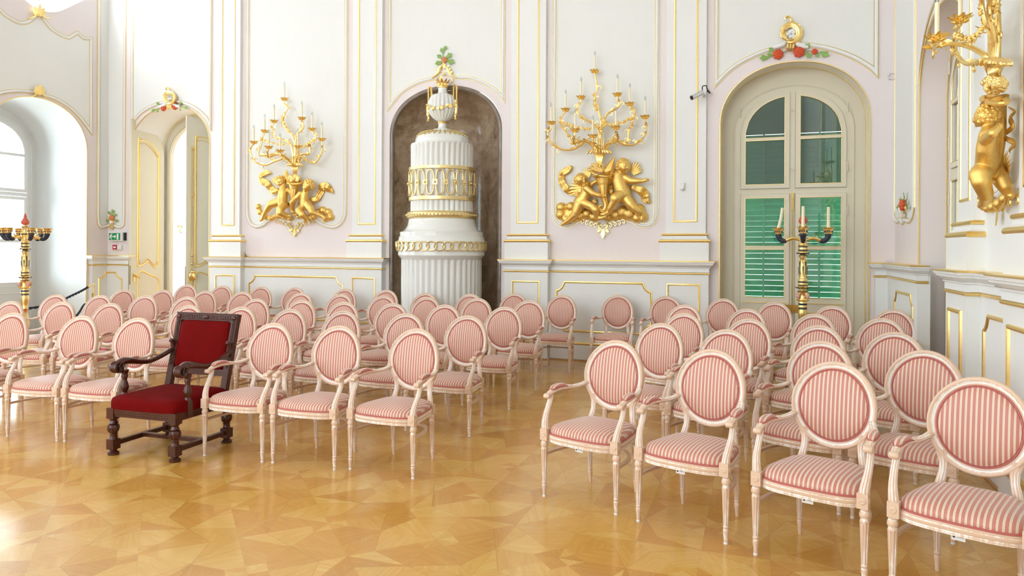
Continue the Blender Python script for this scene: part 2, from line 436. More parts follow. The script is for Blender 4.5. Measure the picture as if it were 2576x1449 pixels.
dado=MB(); dg=MB(); dc=MB(); ds=MB()
def dadoseg(fr,u0,u1,n,el=1,er=1):
    dado.fbox(fr,u0,u1,0,1.476,-.02,n)
    ledge(dg,fr,u0,u1,n,BEADP,el,er); ledge(dc,fr,u0,u1,n,CORN,el,er); ledge(dg,fr,u0,u1,n,TOPG,el,er)
    ledge(dg,fr,u0,u1,n,BASEP,el,er); ledge(dc,fr,u0,u1,n,BASEW,el,er); ledge(ds,fr,u0,u1,n,SHOE,el,er)
def goldrect(mb,fr,u0,u1,z0,z1,n,w=.03,h=.014,notch=0):
    if notch:
        k=notch; pts=[]
        def q(cx,cz,sx,sz,rev):
            arc=[(cx-sx*k*(1-math.sin(t))*1.0, cz-sz*k*(1-math.cos(t))*1.0) for t in [PI/2*i/6 for i in range(7)]]
            return arc[::-1] if rev else arc
        # concave-scooped top corners
        top_l=[(u0,z1-k*1.25),(u0+.012,z1-k*1.25)]+[(u0+k*1.25-k*1.1*math.cos(t),z1-k*1.15+k*1.0*math.sin(t)-k*.0) for t in [PI/2*i/6 for i in range(7)]]
        tl=[(u0,z1-k*1.2),(u0+k*.35,z1-k*1.08),(u0+k*.7,z1-k*.82),(u0+k*.95,z1-k*.45),(u0+k*1.1,z1)]
        tr=[(u1-(p[0]-u0),p[1]) for p in tl][::-1]
        bl=[(p[0],z0+z1-p[1]) for p in tl][::-1]; br=[(u1-(p[0]-u0),z0+z1-p[1]) for p in tl]
        path=tl+tr+br+bl
        mb.sweep(fr,path,halfround(w,h,4,0,n),closed=True)
    else:
        mb.sweep(fr,[(u0,z0),(u0,z1),(u1,z1),(u1,z0)],halfround(w,h,4,0,n),closed=True)
NP=.13; ND=.03
segs=[(FB.u(527,NP),FB.u(605,NP),NP),(FB.u(605,NP),FB.u(871,ND),ND),(FB.u(871,NP),FB.u(960,NP),NP),
      (FB.u(1269,NP),FB.u(1378,NP),NP),(FB.u(1378,NP),FB.u(1659,ND),ND),(FB.u(1659,NP),FB.u(1783,NP),NP),(FB.u(2203,.1),XR-.02,.1)]
for k,(a,b,n) in enumerate(segs):
    dadoseg(FB,a,b,n,0 if k in (1,4) else 1,0 if k in (1,4) else 1)
dadoseg(FB,XL-.02,FB.u(322,.1),.09)
dadoseg(FL,FL.u(233,.09),YB+.02,.09)
dadoseg(FR,FR.u(2308,.1),YB+.02,.10)
RP0,RP1=6.15,6.75
dadoseg(FR,RP0,RP1,.194); dadoseg(FR,5.31,RP0,.10,0,0); dadoseg(FR,4.55,5.31,.194); dadoseg(FR,1.9,4.55,.10,0,0); dadoseg(FR,1.2,1.9,.194); dadoseg(FR,YF,1.2,.10,0,0)
for a,b in ((YF,lcs[3]-LA-.12),(lcs[3]+LA+.12,lcs[2]-LA-.12),(lcs[2]+LA+.12,lcs[1]-LA-.12),(lcs[1]+LA+.12,lcs[0]-LA-.12)): dadoseg(FL,a,b,.09)
# dado panels
z0p,z1p=.435,1.158
for k,(pa,pb) in {0:(543,589),2:(887,942),3:(1290,1356),5:(1680,1759)}.items(): goldrect(dg,FB,FB.u(pa,NP),FB.u(pb,NP),z0p,z1p,NP)
goldrect(dg,FB,FB.u(628,ND),FB.u(862,ND),z0p,z1p,ND,.034,.014,.11); goldrect(dg,FB,FB.u(1401,ND),FB.u(1639,ND),z0p,z1p,ND,.034,.014,.11)
uo=FB.u(307,.09); dg.sweep(FB,[(XL,1.17),(uo-.14,1.17),(uo-.125,1.12),(uo-.09,1.085),(uo-.04,1.06),(uo,1.05),(uo,.56),(uo-.04,.55),(uo-.09,.52),(uo-.125,.485),(uo-.14,z0p),(XL,z0p)],halfround(.034,.014,4,0,.09))
uo=FL.u(250,.09); dg.sweep(FL,[(YB,1.17),(uo+.14,1.17),(uo+.125,1.12),(uo+.09,1.085),(uo+.04,1.06),(uo,1.05),(uo,.56),(uo+.04,.55),(uo+.09,.52),(uo+.125,.485),(uo+.14,z0p),(YB,z0p)],halfround(.034,.014,4,0,.09))
goldrect(dg,FR,FR.u(2297,.1),FR.u(2252,.1),z0p,z1p,.1,.034,.014,.1)
goldrect(dg,FR,RP0+.12,RP1-.12,z0p,1.165,.194,.034,.02); goldrect(dg,FR,5.40,RP0-.1,z0p,1.165,.10,.034,.016,.09); goldrect(dg,FR,4.67,5.19,z0p,1.165,.194,.034,.02)
goldrect(dg,FR,2.1,4.3,z0p,1.165,.10,.034,.016,.11)
trim(dado,DADO,(('gilding',dg,GOLD),('ledge_moulding',dc,WHITE),('shoe_moulding',ds,plain('oak_shoe',srgb(190,140,90),.4))))
# ---- upper pilasters
pil=MB(); pg=MB()
def pilaster(fr,ps0,ps1,pl0,pl1,g0,g1,ns=.06,npl=.13,nb=0):
    pil.fbox(fr,ps0,ps1,1.86,TOPZ,nb-.02,ns); pil.fbox(fr,pl0,pl1,1.49,1.75,nb-.02,npl)
    prof=[(0,1.745),(.012,1.748),(.02,1.765),(.012,1.785),(0,1.79)]
    ledge(pg,fr,pl0,pl1,npl-.012,prof)
    w=[(0,1.79),(-.02,1.80),(-.03,1.815),(-.032,1.84)]; ledge(pil,fr,pl0,pl1,npl-.012,w)
    prof=[(-.035,1.84),(-.022,1.843),(-.016,1.857),(-.022,1.871),(-.04,1.876)]; ledge(pg,fr,pl0,pl1,npl-.012,prof)
    pg.sweep(fr,[(g0,TOPZ),(g0,2.045),(g1,2.045),(g1,TOPZ)],halfround(.028,.012,4,0,ns))
for s0,s1,p0,p1,g0,g1 in ((540.5,602,527,605,557,588),(885,959,871,960,901,942.5),(1284,1371,1269.5,1378,1301.5,1352),(1674.5,1775,1659.5,1783,1695.5,1752)):
    pilaster(FB,FB.u(s0,.06),FB.u(s1,.06),FB.u(p0,NP),FB.u(p1,NP),FB.u(g0,.06),FB.u(g1,.06))
pilaster(FR,RP0+.07,RP1-.07,RP0,RP1,RP0+.17,RP1-.17,.13,.194); pilaster(FR,4.62,5.24,4.55,5.31,4.72,5.14,.13,.194)
pilaster(FR,1.27,1.83,1.2,1.9,1.37,1.73,.13,.194)
pil.fbox(FR,YF,RP1-.1,1.48,TOPZ,-.02,.07)
trim(pil,WHITE,(('gilding',pg,GOLD),))
# ---- stucco panels: cream field, white moulding, gold beads
def panel(fr,path,n=.0,w=.052,closed=False,field=None,beads=True,h=.028,flip=1,wb=.010):
    white=MB(); g=MB(); fl=MB()
    white.sweep(fr,path,halfround(w,h,5,0,n),closed=closed)
    if beads:
        g.sweep(fr,path,halfround(wb,h*.62,3,(w/2+wb*.3),n),closed=closed); g.sweep(fr,path,halfround(wb,h*.62,3,-(w/2+wb*.3),n),closed=closed)
    parts=[('gilding',g,GOLDL)] if beads else []
    if field: fl.prism(fr,field,[],n-.002,n+.006,back=False); parts.append(('panel_field',fl,CREAM))
    return trim(white,WHITE,parts)
def pxp(fr,pts,n=0): return [fr.m(x,y,n) for x,y in pts]
def smooth(pts,k=5): return [tuple(v) for v in cr(pts,k)]
# sconce panels
pL=pxp(FB,[(622.5,520),(623.5,540),(628,556),(636,566),(649,570),(663,565.5),(675,556),(690,549),(706,552),(722,566),(733,583),(741,590),(749,583),(760,566),(776,552),(792,553),(808,562.5),(824,569),(841,571),(854,565),(864,553),(868.5,538),(869.5,515)])
pL=[(pL[0][0],TOPZ)]+smooth(pL)+[(pL[-1][0],TOPZ)]; panel(FB,pL,0,field=pL)
pR=pxp(FB,[(1393.5,520),(1393.8,538),(1398,552),(1407,562),(1423,568),(1439,565),(1452,556),(1470,549),(1488,553),(1503,567),(1512,582),(1518,590),(1524,582),(1534,567),(1549,553),(1570,549),(1592,556),(1607,565),(1626,568),(1641,561),(1649.5,547),(1651,530),(1651,510)])
pR=[(pR[0][0],TOPZ)]+smooth(pR)+[(pR[-1][0],TOPZ)]; panel(FB,pR,0,field=pR)
# over the niche, the window and the doorway
a=pxp(FB,[(980,268),(1010,232),(1048,209),(1088,197),(1104,190),(1120,186),(1134,189),(1148,194),(1184,196),(1221,210),(1250,229),(1265,246)]); a=[(a[0][0],TOPZ)]+smooth(a)+[(a[-1][0],TOPZ)]; panel(FB,a,0,field=a)
a=pxp(FB,[(1802,209),(1830,181),(1870,153),(1921,130),(1960,121),(1982,111),(1995,106),(2010,110),(2034,113),(2085,122),(2141,141),(2187,167),(2204,182)]); a=[(a[0][0],TOPZ)]+smooth(a)+[(a[-1][0],TOPZ)]; panel(FB,a,0,field=a)
a=pxp(FB,[(333,309),(357,283),(388,265),(420,257),(456,257),(493,273),(519,296),(530,318)]); a=[(a[0][0],TOPZ)]+smooth(a)+[(a[-1][0],TOPZ)]; panel(FB,a,0,field=a)
# left corner strip (folds round the corner)
a=pxp(FL,[(246,540),(247,558),(250,566.5),(255.5,571.3),(263,569.6),(270,567.5)]); a=[(a[0][0],TOPZ)]+smooth(a); panel(FL,a,0,field=a+[(YB,TOPZ)])
a=pxp(FB,[(272,567),(280,565),(288,567.5),(296,570.5),(304,571.5),(310.5,566.5),(312,558),(312.5,540)]); a=smooth(a)+[(a[-1][0],TOPZ)]; panel(FB,a,0,field=a+[(XL,TOPZ)])
# left wall, panel over the arch
lw=lambda pts: pxp(FL,pts)
a1=smooth(lw([(228,330),(205,300),(180,274),(150,254),(125,243),(98,236),(70,230),(35,229),(0,234),(-25,246),(-45,262)]))
a2=smooth(lw([(98,33),(112,52),(128,72),(150,87),(172,96)]))+smooth(lw([(172,96),(185,88),(196,82)]))+smooth(lw([(196,82),(206,93),(216,97),(228,97)]))
aL=smooth(lw([(98,33),(86,44),(68,56),(48,57),(28,48),(10,36),(0,26),(-20,10)]))
lft=a1[-1][0]
path=a1+[(lft,aL[-1][1])]+aL[::-1]+a2
panel(FL,path,0,closed=True,field=path)
# right wall: corner strip, opening surround, sconce panel
a=pxp(FR,[(2301,520),(2298,538),(2293,551),(2286,556),(2278,552),(2272,560),(2266,552),(2260,557),(2254,551),(2251,538),(2250.5,520)]); a=[(a[0][0],TOPZ)]+smooth(a)+[(a[-1][0],TOPZ)]; panel(FR,a,0,field=a)
ao=[p for p in archpts(RCc,RA+.07,rz_-.80,.92,2.1,40) if p[1]>3.45]; panel(FR,ao,0,w=.04)
NR=.07
a=[(6.09,TOPZ),(6.09,2.3),(6.04,2.12),(5.9,2.03),(5.72,2.06),(5.66,1.98),(5.6,2.06),(5.5,2.03),(5.36,2.12),(5.31,2.3),(5.31,TOPZ)]; a=[a[0]]+smooth(a[1:-1])+[a[-1]]; panel(FR,a,NR,field=a)
a=[(4.4,TOPZ),(4.4,2.15),(4.3,2.05),(2.15,2.05),(2.05,2.15),(2.05,TOPZ)]; panel(FR,a,NR,field=a)
# ---- arch reveals
def reveal(fr,A,depth,mat,gold=True,n1=0):
    cx_=(A[0][0]+A[-1][0])/2; A=[(cx_+(p[0]-cx_)*.996,p[1]-(.004 if p[1]>0 else 0)) for p in A]; m=MB(); L=len(A); vs=[fr.p(p[0],p[1],n) for n in (-depth,n1) for p in A]
    m.add(vs,[(i,i+1,L+i+1,L+i) for i in range(L-1)],False)
    g=MB()
    if gold:
        g.tube([fr.p(p[0],p[1],.004) for p in A],.011,6); 
        cx=(A[0][0]+A[-1][0])/2
        g.tube([fr.p(cx+(p[0]-cx)*.995,p[1]-.004,-depth+.07) for p in A],.009,6)
    return trim(m,mat,(('gilding',g,GOLDL),) if gold else (),recalc=False)
reveal(FB,winA,.36,plain('reveal_cream',(.84,.80,.70),.55)); reveal(FB,doorA,.80,WHITE); 
reveal(FR,archpts(RCc,RA,rz_-.8,.8,2.1,24,0),.33,PINK)
for c in lcs: reveal(FL,archpts(c,LA,lz-.82,.82,2.1,24,0),1.42,GLAREW)
# ---- marble niche
mn=MB(); K=20; D=.86; zs=zn-.72
rows=[]
zz=[0,.6,1.2,1.8,2.4,3.0,zs]+[zs+.70*math.sin(PI/2*i/12) for i in range(1,13)]
for z in zz:
    t=max(0,(z-zs)/.72); w=(nich_a-.03)*max(0,(1-t**2.15))**(1/2.15)
    rows.append([FB.p(nich_cx-w*math.cos(PI*k/K),z,-.02-D*(w/nich_a)*math.sin(PI*k/K)) for k in range(K+1)])
vs=[p for r in rows for p in r]; fs=[(i*(K+1)+k,i*(K+1)+k+1,(i+1)*(K+1)+k+1,(i+1)*(K+1)+k) for i in range(len(rows)-1) for k in range(K)]
mn.add(vs,fs,True); nb=MB(); nb.sweep(FB,archpts(nich_cx,nich_a-.045,zn-.755,.71,2.15,40,0),[(.045,-.02),(.045,.012),(.03,.018),(.005,.018),(-.012,.008),(-.02,-.01),(-.022,-.04)])
trim(mn,MARBLE,(('marble_surround',nb,plain('marble_surround_brown',(.22,.17,.13),.15,0,.5,7)),),recalc=False,auto=0)
# ================================================================ WINDOWS AND DOORWAY
wn=[0]
def window(fr,cx,a,zt,depth,dark=True,rise=.62,shutters=True,ring=None):
    wn[0]+=1; root=struct(empty('window_%d'%wn[0]))
    n0=-depth; col=WINC if dark else GLAREW
    zs=zt-rise
    fz=lambda x,aa=a: archz(x,cx,aa,zs,rise,2.1)
    A=archpts(cx,a,zs,rise,2.1,30,0)
    # frame: outer shape minus two openings
    def cell(x0,x1,z0,inset,top=None):
        if top is not None: return [(x0,z0),(x0,top),(x1,top),(x1,z0)]
        pts=[(x0,z0)]
        for i in range(15):
            x=x0+(x1-x0)*i/14; pts.append((x,max(z0+.05,archz(x,cx,a-inset,zs-inset*.3,rise-inset*.7,2.1))))
        return pts+[(x1,z0)]
    oz=zt-1.45                      # transom level
    jb=.075; mull=.035
    opU=[cell(cx-a+jb,cx-mull,oz+.035,jb),cell(cx+mull,cx+a-jb,oz+.035,jb)]
    opL=[cell(cx-a+jb,cx-mull,.02,jb,oz-.035),cell(cx+mull,cx+a-jb,.02,jb,oz-.035)]
    f=MB(); f.prism(fr,A,opU+opL,n0-.06,n0)
    f.build('window_frame',col,root)
    if ring:
        rg=MB(); rg.prism(fr,ring,[A],n0-.05,n0-.012); rg.sweep(fr,archpts(cx,a+.012,zs,rise+.012,2.1,30,0),halfround(.03,.02,4,0,n0-.012)); rg.build('window_surround',col,root)
    g=MB()
    for side in (-1,1):
        for up in (1,0):
            if side<0: x0,x1=cx-a+jb+.004,cx-mull-.004
            else: x0,x1=cx+mull+.004,cx+a-jb-.004
            s=MB(); ga=MB()
            st=.06
            if up:
                o=cell(x0,x1,oz+.04,jb+.004); zi=oz+.04+.055
                mid=zi+(zt-zi)*.47
                h1=[(x0+st,zi),(x0+st,mid-.018),(x1-st,mid-.018),(x1-st,zi)]
                h2=[(x0+st,mid+.018)]
                for i in range(13):
                    x=x0+st+(x1-x0-2*st)*i/12; h2.append((x,archz(x,cx,a-jb-st,zs-.07,rise-.06,2.1)))
                h2.append((x1-st,mid+.018))
                hs=[h1,h2]
            else:
                o=cell(x0,x1,.03,0,oz-.04); top=oz-.04-.055; lo=.98; md=(top+lo)/2
                hs=[[(x0+st,md+.022),(x0+st,top),(x1-st,top),(x1-st,md+.022)],[(x0+st,lo),(x0+st,md-.022),(x1-st,md-.022),(x1-st,lo)]]
            s.prism(fr,o,hs,n0-.02,n0+.025); sash=s.build('sash',col,root)
            for h in hs: ga.sweep(fr,h,halfround(.012,.008,3,0,n0+.022),closed=True)
            if not up:
                ga.fbox(fr,x0+.03,x1-.02,.905,.92,n0+.02,n0+.035)
                ga.sweep(fr,[(x0+.07,.2),(x0+.07,.78),(x1-.07,.78),(x1-.07,.2)],halfround(.02,.01,3,0,n0+.024),closed=True)
            ga.build('gilded_bead' if dark else 'bead',GOLDL if dark else GLAREW,sash)
            for h in hs:
                p=MB(); p.prism(fr,h,[],n0-.004,n0-.001); p.build('pane',GLASS,sash)
            hg=MB()
            hx=x0-.01 if side<0 else x1+.01
            for hz in ((oz+.25,oz+1.05) if up else (oz-.35,.55)): hg.tube([fr.p(hx,hz,n0+.03),fr.p(hx,hz+.13,n0+.03)],.008,6)
            hg.build('hinge',col,sash)
    # gold bolt on the meeting stile
    b=MB(); b.fbox(fr,cx-.012,cx+.02,oz-.26,oz-.03,n0+.026,n0+.034); b.tube([fr.p(cx+.004,.6,n0+.038),fr.p(cx+.004,oz-.1,n0+.038)],.007,6)
    b.fbox(fr,cx-.14,cx+.15,.78,.89,n0+.026,n0+.033); b.ball(fr.p(cx-.05,.83,n0+.05),.02); b.build('espagnolette_bolt',BRASS if dark else GLAREW,root)
    c=MB()
    for z in (zt-.33,oz+.3): c.tube([fr.p(cx-.03,z+.02,n0+.035),fr.p(cx+.02,z-.02,n0+.04)],.009,6)
    c.build('catch',col,root)
    if shutters:
        for side in (-1,1):
            sb=MB(); x0,x1=(cx-a+.03,cx-.01) if side<0 else (cx+.01,cx+a-.03); ns=n0-.30
            fzz=lambda x: archz(x,cx,a,zs+.05,rise,2.1)
            holes=[[(x0+.07,.14),(x0+.07,oz-.02),(x1-.07,oz-.02),(x1-.07,.14)],[(x0+.07,oz+.08),(x0+.07,oz+.85),(x1-.07,oz+.85),(x1-.07,oz+.08)]]
            pts=[(x0,.03)]+[(x0+(x1-x0)*i/10,fzz(x0+(x1-x0)*i/10)) for i in range(11)]+[(x1,.03)]
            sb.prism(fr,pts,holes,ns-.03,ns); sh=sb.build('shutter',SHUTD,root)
            for (za,zb) in ((.14,oz-.02),(oz+.08,oz+.85)):
                sl=MB()
                z=za+.02
                up_=za>oz
                while z<zb-.02:
                    u0,u1=x0+.072,x1-.072
                    dz,dn=(.037,.006) if up_ else (.0335,.027)
                    vs=[fr.p(u,z+sz*dz+q*.004,ns-.015+sz*dn) for u in (u0,u1) for sz in (-1,1) for q in (-1,1)]
                    sl.add(vs,[(0,1,3,2),(4,6,7,5),(0,4,5,1),(2,3,7,6),(0,2,6,4),(1,5,7,3)],False)
                    z+=.070 if up_ else .078
                sl.fbox(fr,(x0+x1)/2-.012,(x0+x1)/2+.012,za,zb,ns+.014,ns+.026)
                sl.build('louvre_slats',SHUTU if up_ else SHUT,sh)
    return root
WD=.34
xa=FB.u(1848,-WD); xb=FB.u(2144,-WD)
window(FB,(xa+xb)/2,(xb-xa)/2,FB.m(1994,218,-WD)[1],WD,ring=archpts(win_cx,win_a+.01,zw-.80,.81,2.1,30,-.01))
window(FR,RCc,RA-.07,rz_-.12,.28,ring=archpts(RCc,RA+.01,rz_-.8,.81,2.1,24,-.01))
# left wall: bright french windows (glare put into the white paint, no shutters)
for c in lcs:
    window(FL,c,LA-.10,lz-.15,1.3,dark=False,shutters=False,ring=archpts(c,LA+.01,lz-.82,.83,2.1,24,-.01))
for c in lcs:
    wn[0]+=1; m=MB(); m.fbox(FL,c+.02,c+.05,UZ-.6,UZ+.8,-.1,-.06); m.fbox(FL,c-.85,c+.9,UZ+.05,UZ+.08,-.1,-.06); struct(m.build('window_%d'%wn[0],WHITE))
for c in wf:
    wn[0]+=1; m=MB(); m.fbox(FF,c-.03,c+.03,0,4.2,-.15,-.1); m.fbox(FF,c-.95,c+.95,2.4,2.5,-.15,-.1); m.fbox(FF,c-.03,c+.03,5.1,7.6,-.15,-.1); m.fbox(FF,c-.9,c+.9,6.3,6.36,-.15,-.1); struct(m.build('window_%d'%wn[0],WHITE))  # bars of the added fill-light windows behind the viewpoint
# ---- double door, both leaves swung into the doorway
DD=.70
da=door_a-.08; dz=zd-.12
dfr=MB(); dfr.prism(FB,archpts(door_cx,door_a+.02,zd-.68,.70,2.1,26,0),[archpts(door_cx,da-.07,zd-.84,.66,2.1,24,.001)],-.86,-.79)
for k,w in ((0,.0),(1,.03)): dfr.sweep(FB,archpts(door_cx,da-.05+w,zd-.83+w,.66,2.1,24,0),halfround(.03,.02,4,0,-.79))
door=empty('door_1'); struct(door); dfr.build('door_frame',DOORC,door)
def leaf(hx,hy,fx,fy,left):
    w=math.hypot(fx-hx,fy-hy); ang=math.atan2(fy-hy,fx-hx)
    class LF:
        def p(s,u,z,n=0):
            c,si=math.cos(ang),math.sin(ang); sg=1
            return Vector((hx+c*u+si*n*-sg,hy+si*u-c*n*-sg,z))
    L=LF(); top=zd-.20
    zt=lambda u: top-.62*(1-(1-(1-u/w)**2.1)**(1/2.1) if u<w else 0) if True else 0
    zt=lambda u: top-.60*(1-max(0,1-(1-min(1,u/w))**2.1)**(1/2.1))
    o=[(0,.012)]+[(w*(1-math.cos(PI/2*i/16)),zt(w*(1-math.cos(PI/2*i/16)))) for i in range(17)]+[(w,.012)]
    m=MB(); m.prism(L,o,[],-.025,.02); lf=m.build('door_leaf',DOORC,door)
    g=MB()
    def gp(pts,wd=.028): g.sweep(L,[tuple(v) for v in cr(pts,5,True)],halfround(wd,.016,4,0,.02),closed=True)
    e=.17*w; uh=w-.20*w
    def shape(z0,z1,s0,s1):   # curvy rococo panel: u from e..uh
        a=e;b=uh;mm=(a+b)/2
        return [(a,z0+.22),(a,(z0+z1)/2),(a,z1-.30),(a+.05,z1-.20),(a+.10*1,z1-.12),(mm,z1-.03),(b-.12,z1+.0),(b-.03,z1-.02),(b,z1-.1),(b,(z0+z1)/2),(b,z0+.12),(b-.05,z0+.02),(b-.14,z0+.05),(mm,z0+.10),(a+.1,z0-.02),(a+.02,z0+.03)]
    gp(shape(1.28,top-.36,0,0)); gp([(p[0]+(.022 if p[0]<w/2 else -.022),p[1]) for p in shape(1.33,top-.42,0,0)],.008)
    gp([(e+.0,.25),(e,.6),(e,.98),(e+.05,1.06),(e+.14,1.1),((e+uh)/2,1.13),(uh-.12,1.19),(uh-.02,1.17),(uh,1.08),(uh,.6),(uh,.25),(uh-.05,.2),(e+.05,.2)])
    g.build('gilded_panel_moulding',GOLD,lf)
    h=MB(); 
    h.ball(L.p(w-.08,1.12,.05),(.035,.035,.03)); h.tube([L.p(w-.08,1.12,.05),L.p(w-.16,1.08,.06),L.p(w-.17,1.07,.06)],[.012,.01,.016],6); h.fbox(L,w-.1,w-.06,1.0,1.16,.02,.027)
    h.build('door_handle',BRASS,lf)
    h=MB(); h.fbox(L,w-.002,w+.006,.95,1.3,-.012,.012); h.build('lock_plate',BRONZE,lf)
    return L,lf,w
hL=at_y(410,600,YB+DD); fL=at_y(332,600,YB-.10)
leaf(hL.x,hL.y,hL.x+.03,hL.y-.80,True)
hR=(door_cx+da-.10,YB+DD); fR=at_y(467,600,YB+DD-.71)
L,lf,w=leaf(hR[0],hR[1],fR.x,fR.y,False)
b=MB(); b.tube([L.p(w-.10,.4,.035),L.p(w-.10,3.5,.035)],.012,6)
for z in (1.2,1.35,1.5,2.6,3.45): b.ball(L.p(w-.10,z,.04),.028)
b.ball(L.p(w-.1,1.13,.06),(.09,.05,.09)); b.ball(L.p(w-.1,1.2,.09),(.05,.03,.03)); b.build('bolt_rod',BRASS,lf)
# little white lobby behind the doorway
m=MB(); y1=YB+2.6
m.add([(XL+.1,YB+.9,0),(XL+.1,y1,0),(XL+2.6,y1,0),(XL+2.6,YB+.9,0),(XL+.1,YB+.9,4.6),(XL+.1,y1,4.6),(XL+2.6,y1,4.6),(XL+2.6,YB+.9,4.6)],[(1,2,6,5),(2,3,7,6),(4,5,6,7)],False)
struct(m.build('wall_lobby',WHITE,recalc=False))
class FLb(Fr):
    def p(s,u,z,n=0): return Vector((u,y1-n,z))
fb=FLb('X'); m=MB(); lx=at_y(440,600,y1).x
m.sweep(fb,archpts(lx,.62,3.35,.6,2.1,20,0),halfround(.07,.05,5)); m.sweep(fb,archpts(lx,.54,3.31,.56,2.1,20,0),halfround(.03,.03,5)); trim(m,WHITE)
# garden terrace outside so the windows look onto pale ground
m=MB(); m.add([(-60,-60,-.35),(60,-60,-.35),(60,60,-.35),(-60,60,-.35)],[(0,1,2,3)],False); g_=m.build('terrace',plain('pale_gravel',(.75,.74,.70),.9)); struct(g_)
# ================================================================ CHAIRS
def rotm(ax,a): return Matrix.Rotation(a,3,ax)
def legprof(h):   # turned leg, z down from block: list (r,z) bottom-up for height h
    return [(.0105,0),(.011,.012),(.0115,.03),(.0145,.055),(.0165,.066),(.0160,.078),(.0135,.083),(.0165,.088),(.0165,.096),(.0135,.100),(.0150,.106),(.0225,h-.075),(.0235,h-.062),(.020,h-.054),(.020,h-.048),(.0245,h-.040),(.0255,h-.028),(.0225,h-.018),(.0185,h-.012),(.0205,h-.004),(.0205,h)]
def back_xy(th,a,b):   # point on the leaning, bowed oval: returns local x,y,z
    x=a*math.cos(th); zz=b*math.sin(th); return x,zz
LEAN=math.asin(.062/.487)
def onback(x,zz,out=0):  # centre of the oval at z=.762,y=.262, bowed: sides forward
    y=.275+zz*math.sin(LEAN)-.036*(x/.21)**2-out*math.cos(LEAN); z=.762+zz*math.cos(LEAN)+out*math.sin(LEAN)
    return Vector((x,y,z))
def make_chair():
    t=empty('oval_back_armchair')
    # seat cushion: domed trapezoid
    def outline(k,N=40):   # front bowed, sides flared
        pts=[]
        for i in range(N):
            th=2*PI*i/N; c,s=math.cos(th),math.sin(th)
            e=.42; X=math.copysign(abs(c)**e,c); Y=math.copysign(abs(s)**e,s)
            wd=.268-(Y+1)/2*.070; x=X*wd*k; y=Y*.222*k-.002
            if Y<0: y-=.028*(1-(x/.27)**2)*(-Y)
            pts.append((x,y))
        return pts
    m=MB(); N=40; lv=[(1.0,.417),(1.012,.432),(1.0,.450),(.94,.468),(.82,.481),(.62,.491),(.36,.497),(.1,.499)]
    vs=[];fs=[]
    for k,z in lv: vs+=[(x,y,z) for x,y in outline(k)]
    for i in range(len(lv)-1):
        for j in range(N): fs.append((i*N+j,i*N+(j+1)%N,(i+1)*N+(j+1)%N,(i+1)*N+j))
    fs.append(tuple((len(lv)-1)*N+j for j in range(N))); fs.append(tuple(range(N))[::-1])
    m.add(vs,fs); seat=m.build('seat',STRIPE,t,auto=60)
    m=MB(); m.tube([(x*1.012,y*1.012,.423) for x,y in outline(1)],.0062,6,closed=True); m.build('piping',PIPE,seat)
    # seat rail with reeded front, corner blocks with rosettes
    m=MB(); prof=[(1.03,.370),(1.035,.378),(1.03,.385),(1.045,.391),(1.045,.402),(1.03,.406),(1.035,.413),(1.02,.418),(.9,.419)]
    vs=[];fs=[]
    for k,z in prof: vs+=[(x*k,y*k,z) for x,y in outline(1)]
    L=len(prof)
    for i in range(L-1):
        for j in range(N): fs.append((i*N+j,i*N+(j+1)%N,(i+1)*N+(j+1)%N,(i+1)*N+j))
    m.add(vs,fs)
    m.add([(x*.9,y*.9,z) for z in (.370,.419) for x,y in outline(1)],[(j,(j+1)%N,N+(j+1)%N,N+j) for j in range(N)])
    m.add([(x*k,y*k,.370) for k in (.9,1.03) for x,y in outline(1)],[(j,(j+1)%N,N+(j+1)%N,N+j) for j in range(N)])
    for sx in (-1,1):
        m.box((sx*.262,-.212,.413),(.052,.050,.074)); m.lathe([(.0165,0),(.0165,.003),(.010,.005),(.006,.003),(0,.006)],8,(sx*.262,-.237,.413),M=rotm('X',PI/2))
        m.lathe([(.0165,0),(.0165,.003),(.010,.005),(.006,.003),(0,.006)],8,(sx*.288,-.212,.413),M=rotm('Y',sx*PI/2))
        m.box((sx*.176,.212,.40),(.044,.044,.07))
    m.build('seat_frame',WOOD,t)
    # four legs
    for sx in (-1,1):
        m=MB(); m.lathe(legprof(.376),24,(sx*.268,-.212,0),flute=(.107,.31,8,.30)); lf=m.build('leg',WOOD,t)
        m=MB(); m.lathe([(.0122,0),(.0122,.010),(.010,.012)],10,(sx*.268,-.212,0)); m.build('glide',ACRYL,lf)
        m=MB(); M=rotm('Y',sx*-.0)@Matrix.Identity(3)
        pr=legprof(.372); v0=len(m.v); m.lathe(pr,24,(0,0,0),flute=(.107,.305,8,.30))
        m.v=[(x*.92+sx*(.176-.004*(z/.372)*0)-sx*0, y*.92+.212+.022*max(0,1-z/.372)**1.3, z) for x,y,z in m.v]; m.build('leg',WOOD,t)
    # bent stretcher
    m=MB(); pts=[]
    for i in range(25):
        th=PI+PI*i/24; c,s=math.cos(th),math.sin(th)
        pts.append((.262*math.copysign(abs(c)**.75,c),-.205+.385*abs(s)**.8,.283))
    m.tube(pts,.0165,4,flat=.42,nrm=(0,0,1),phase=PI/4)
    # flat bar: widen vertically
    m.v=[(x,y,.283+(z-.283)*3.0*.55) for x,y,z in m.v]; m.build('stretcher',WOOD,t,auto=30)
    # back frame: moulded oval + stiles
    m=MB(); a,b=.204,.2215; NN=48
    prof=[(-.0215,-.004),(-.0215,.006),(-.018,.012),(-.011,.013),(-.007,.009),(-.002,.013),(.006,.018),(.014,.019),(.020,.014),(.0235,.004),(.0225,-.014),(.012,-.022),(-.008,-.022),(-.019,-.014)]
    vs=[]
    for i in range(NN):
        th=2*PI*i/NN
        nx,nz=math.cos(th)*b,math.sin(th)*a; l=math.hypot(nx,nz); nx/=l;nz/=l
        for (o,d) in prof: vs.append(onback(a*math.cos(th)+nx*o,b*math.sin(th)+nz*o,d))
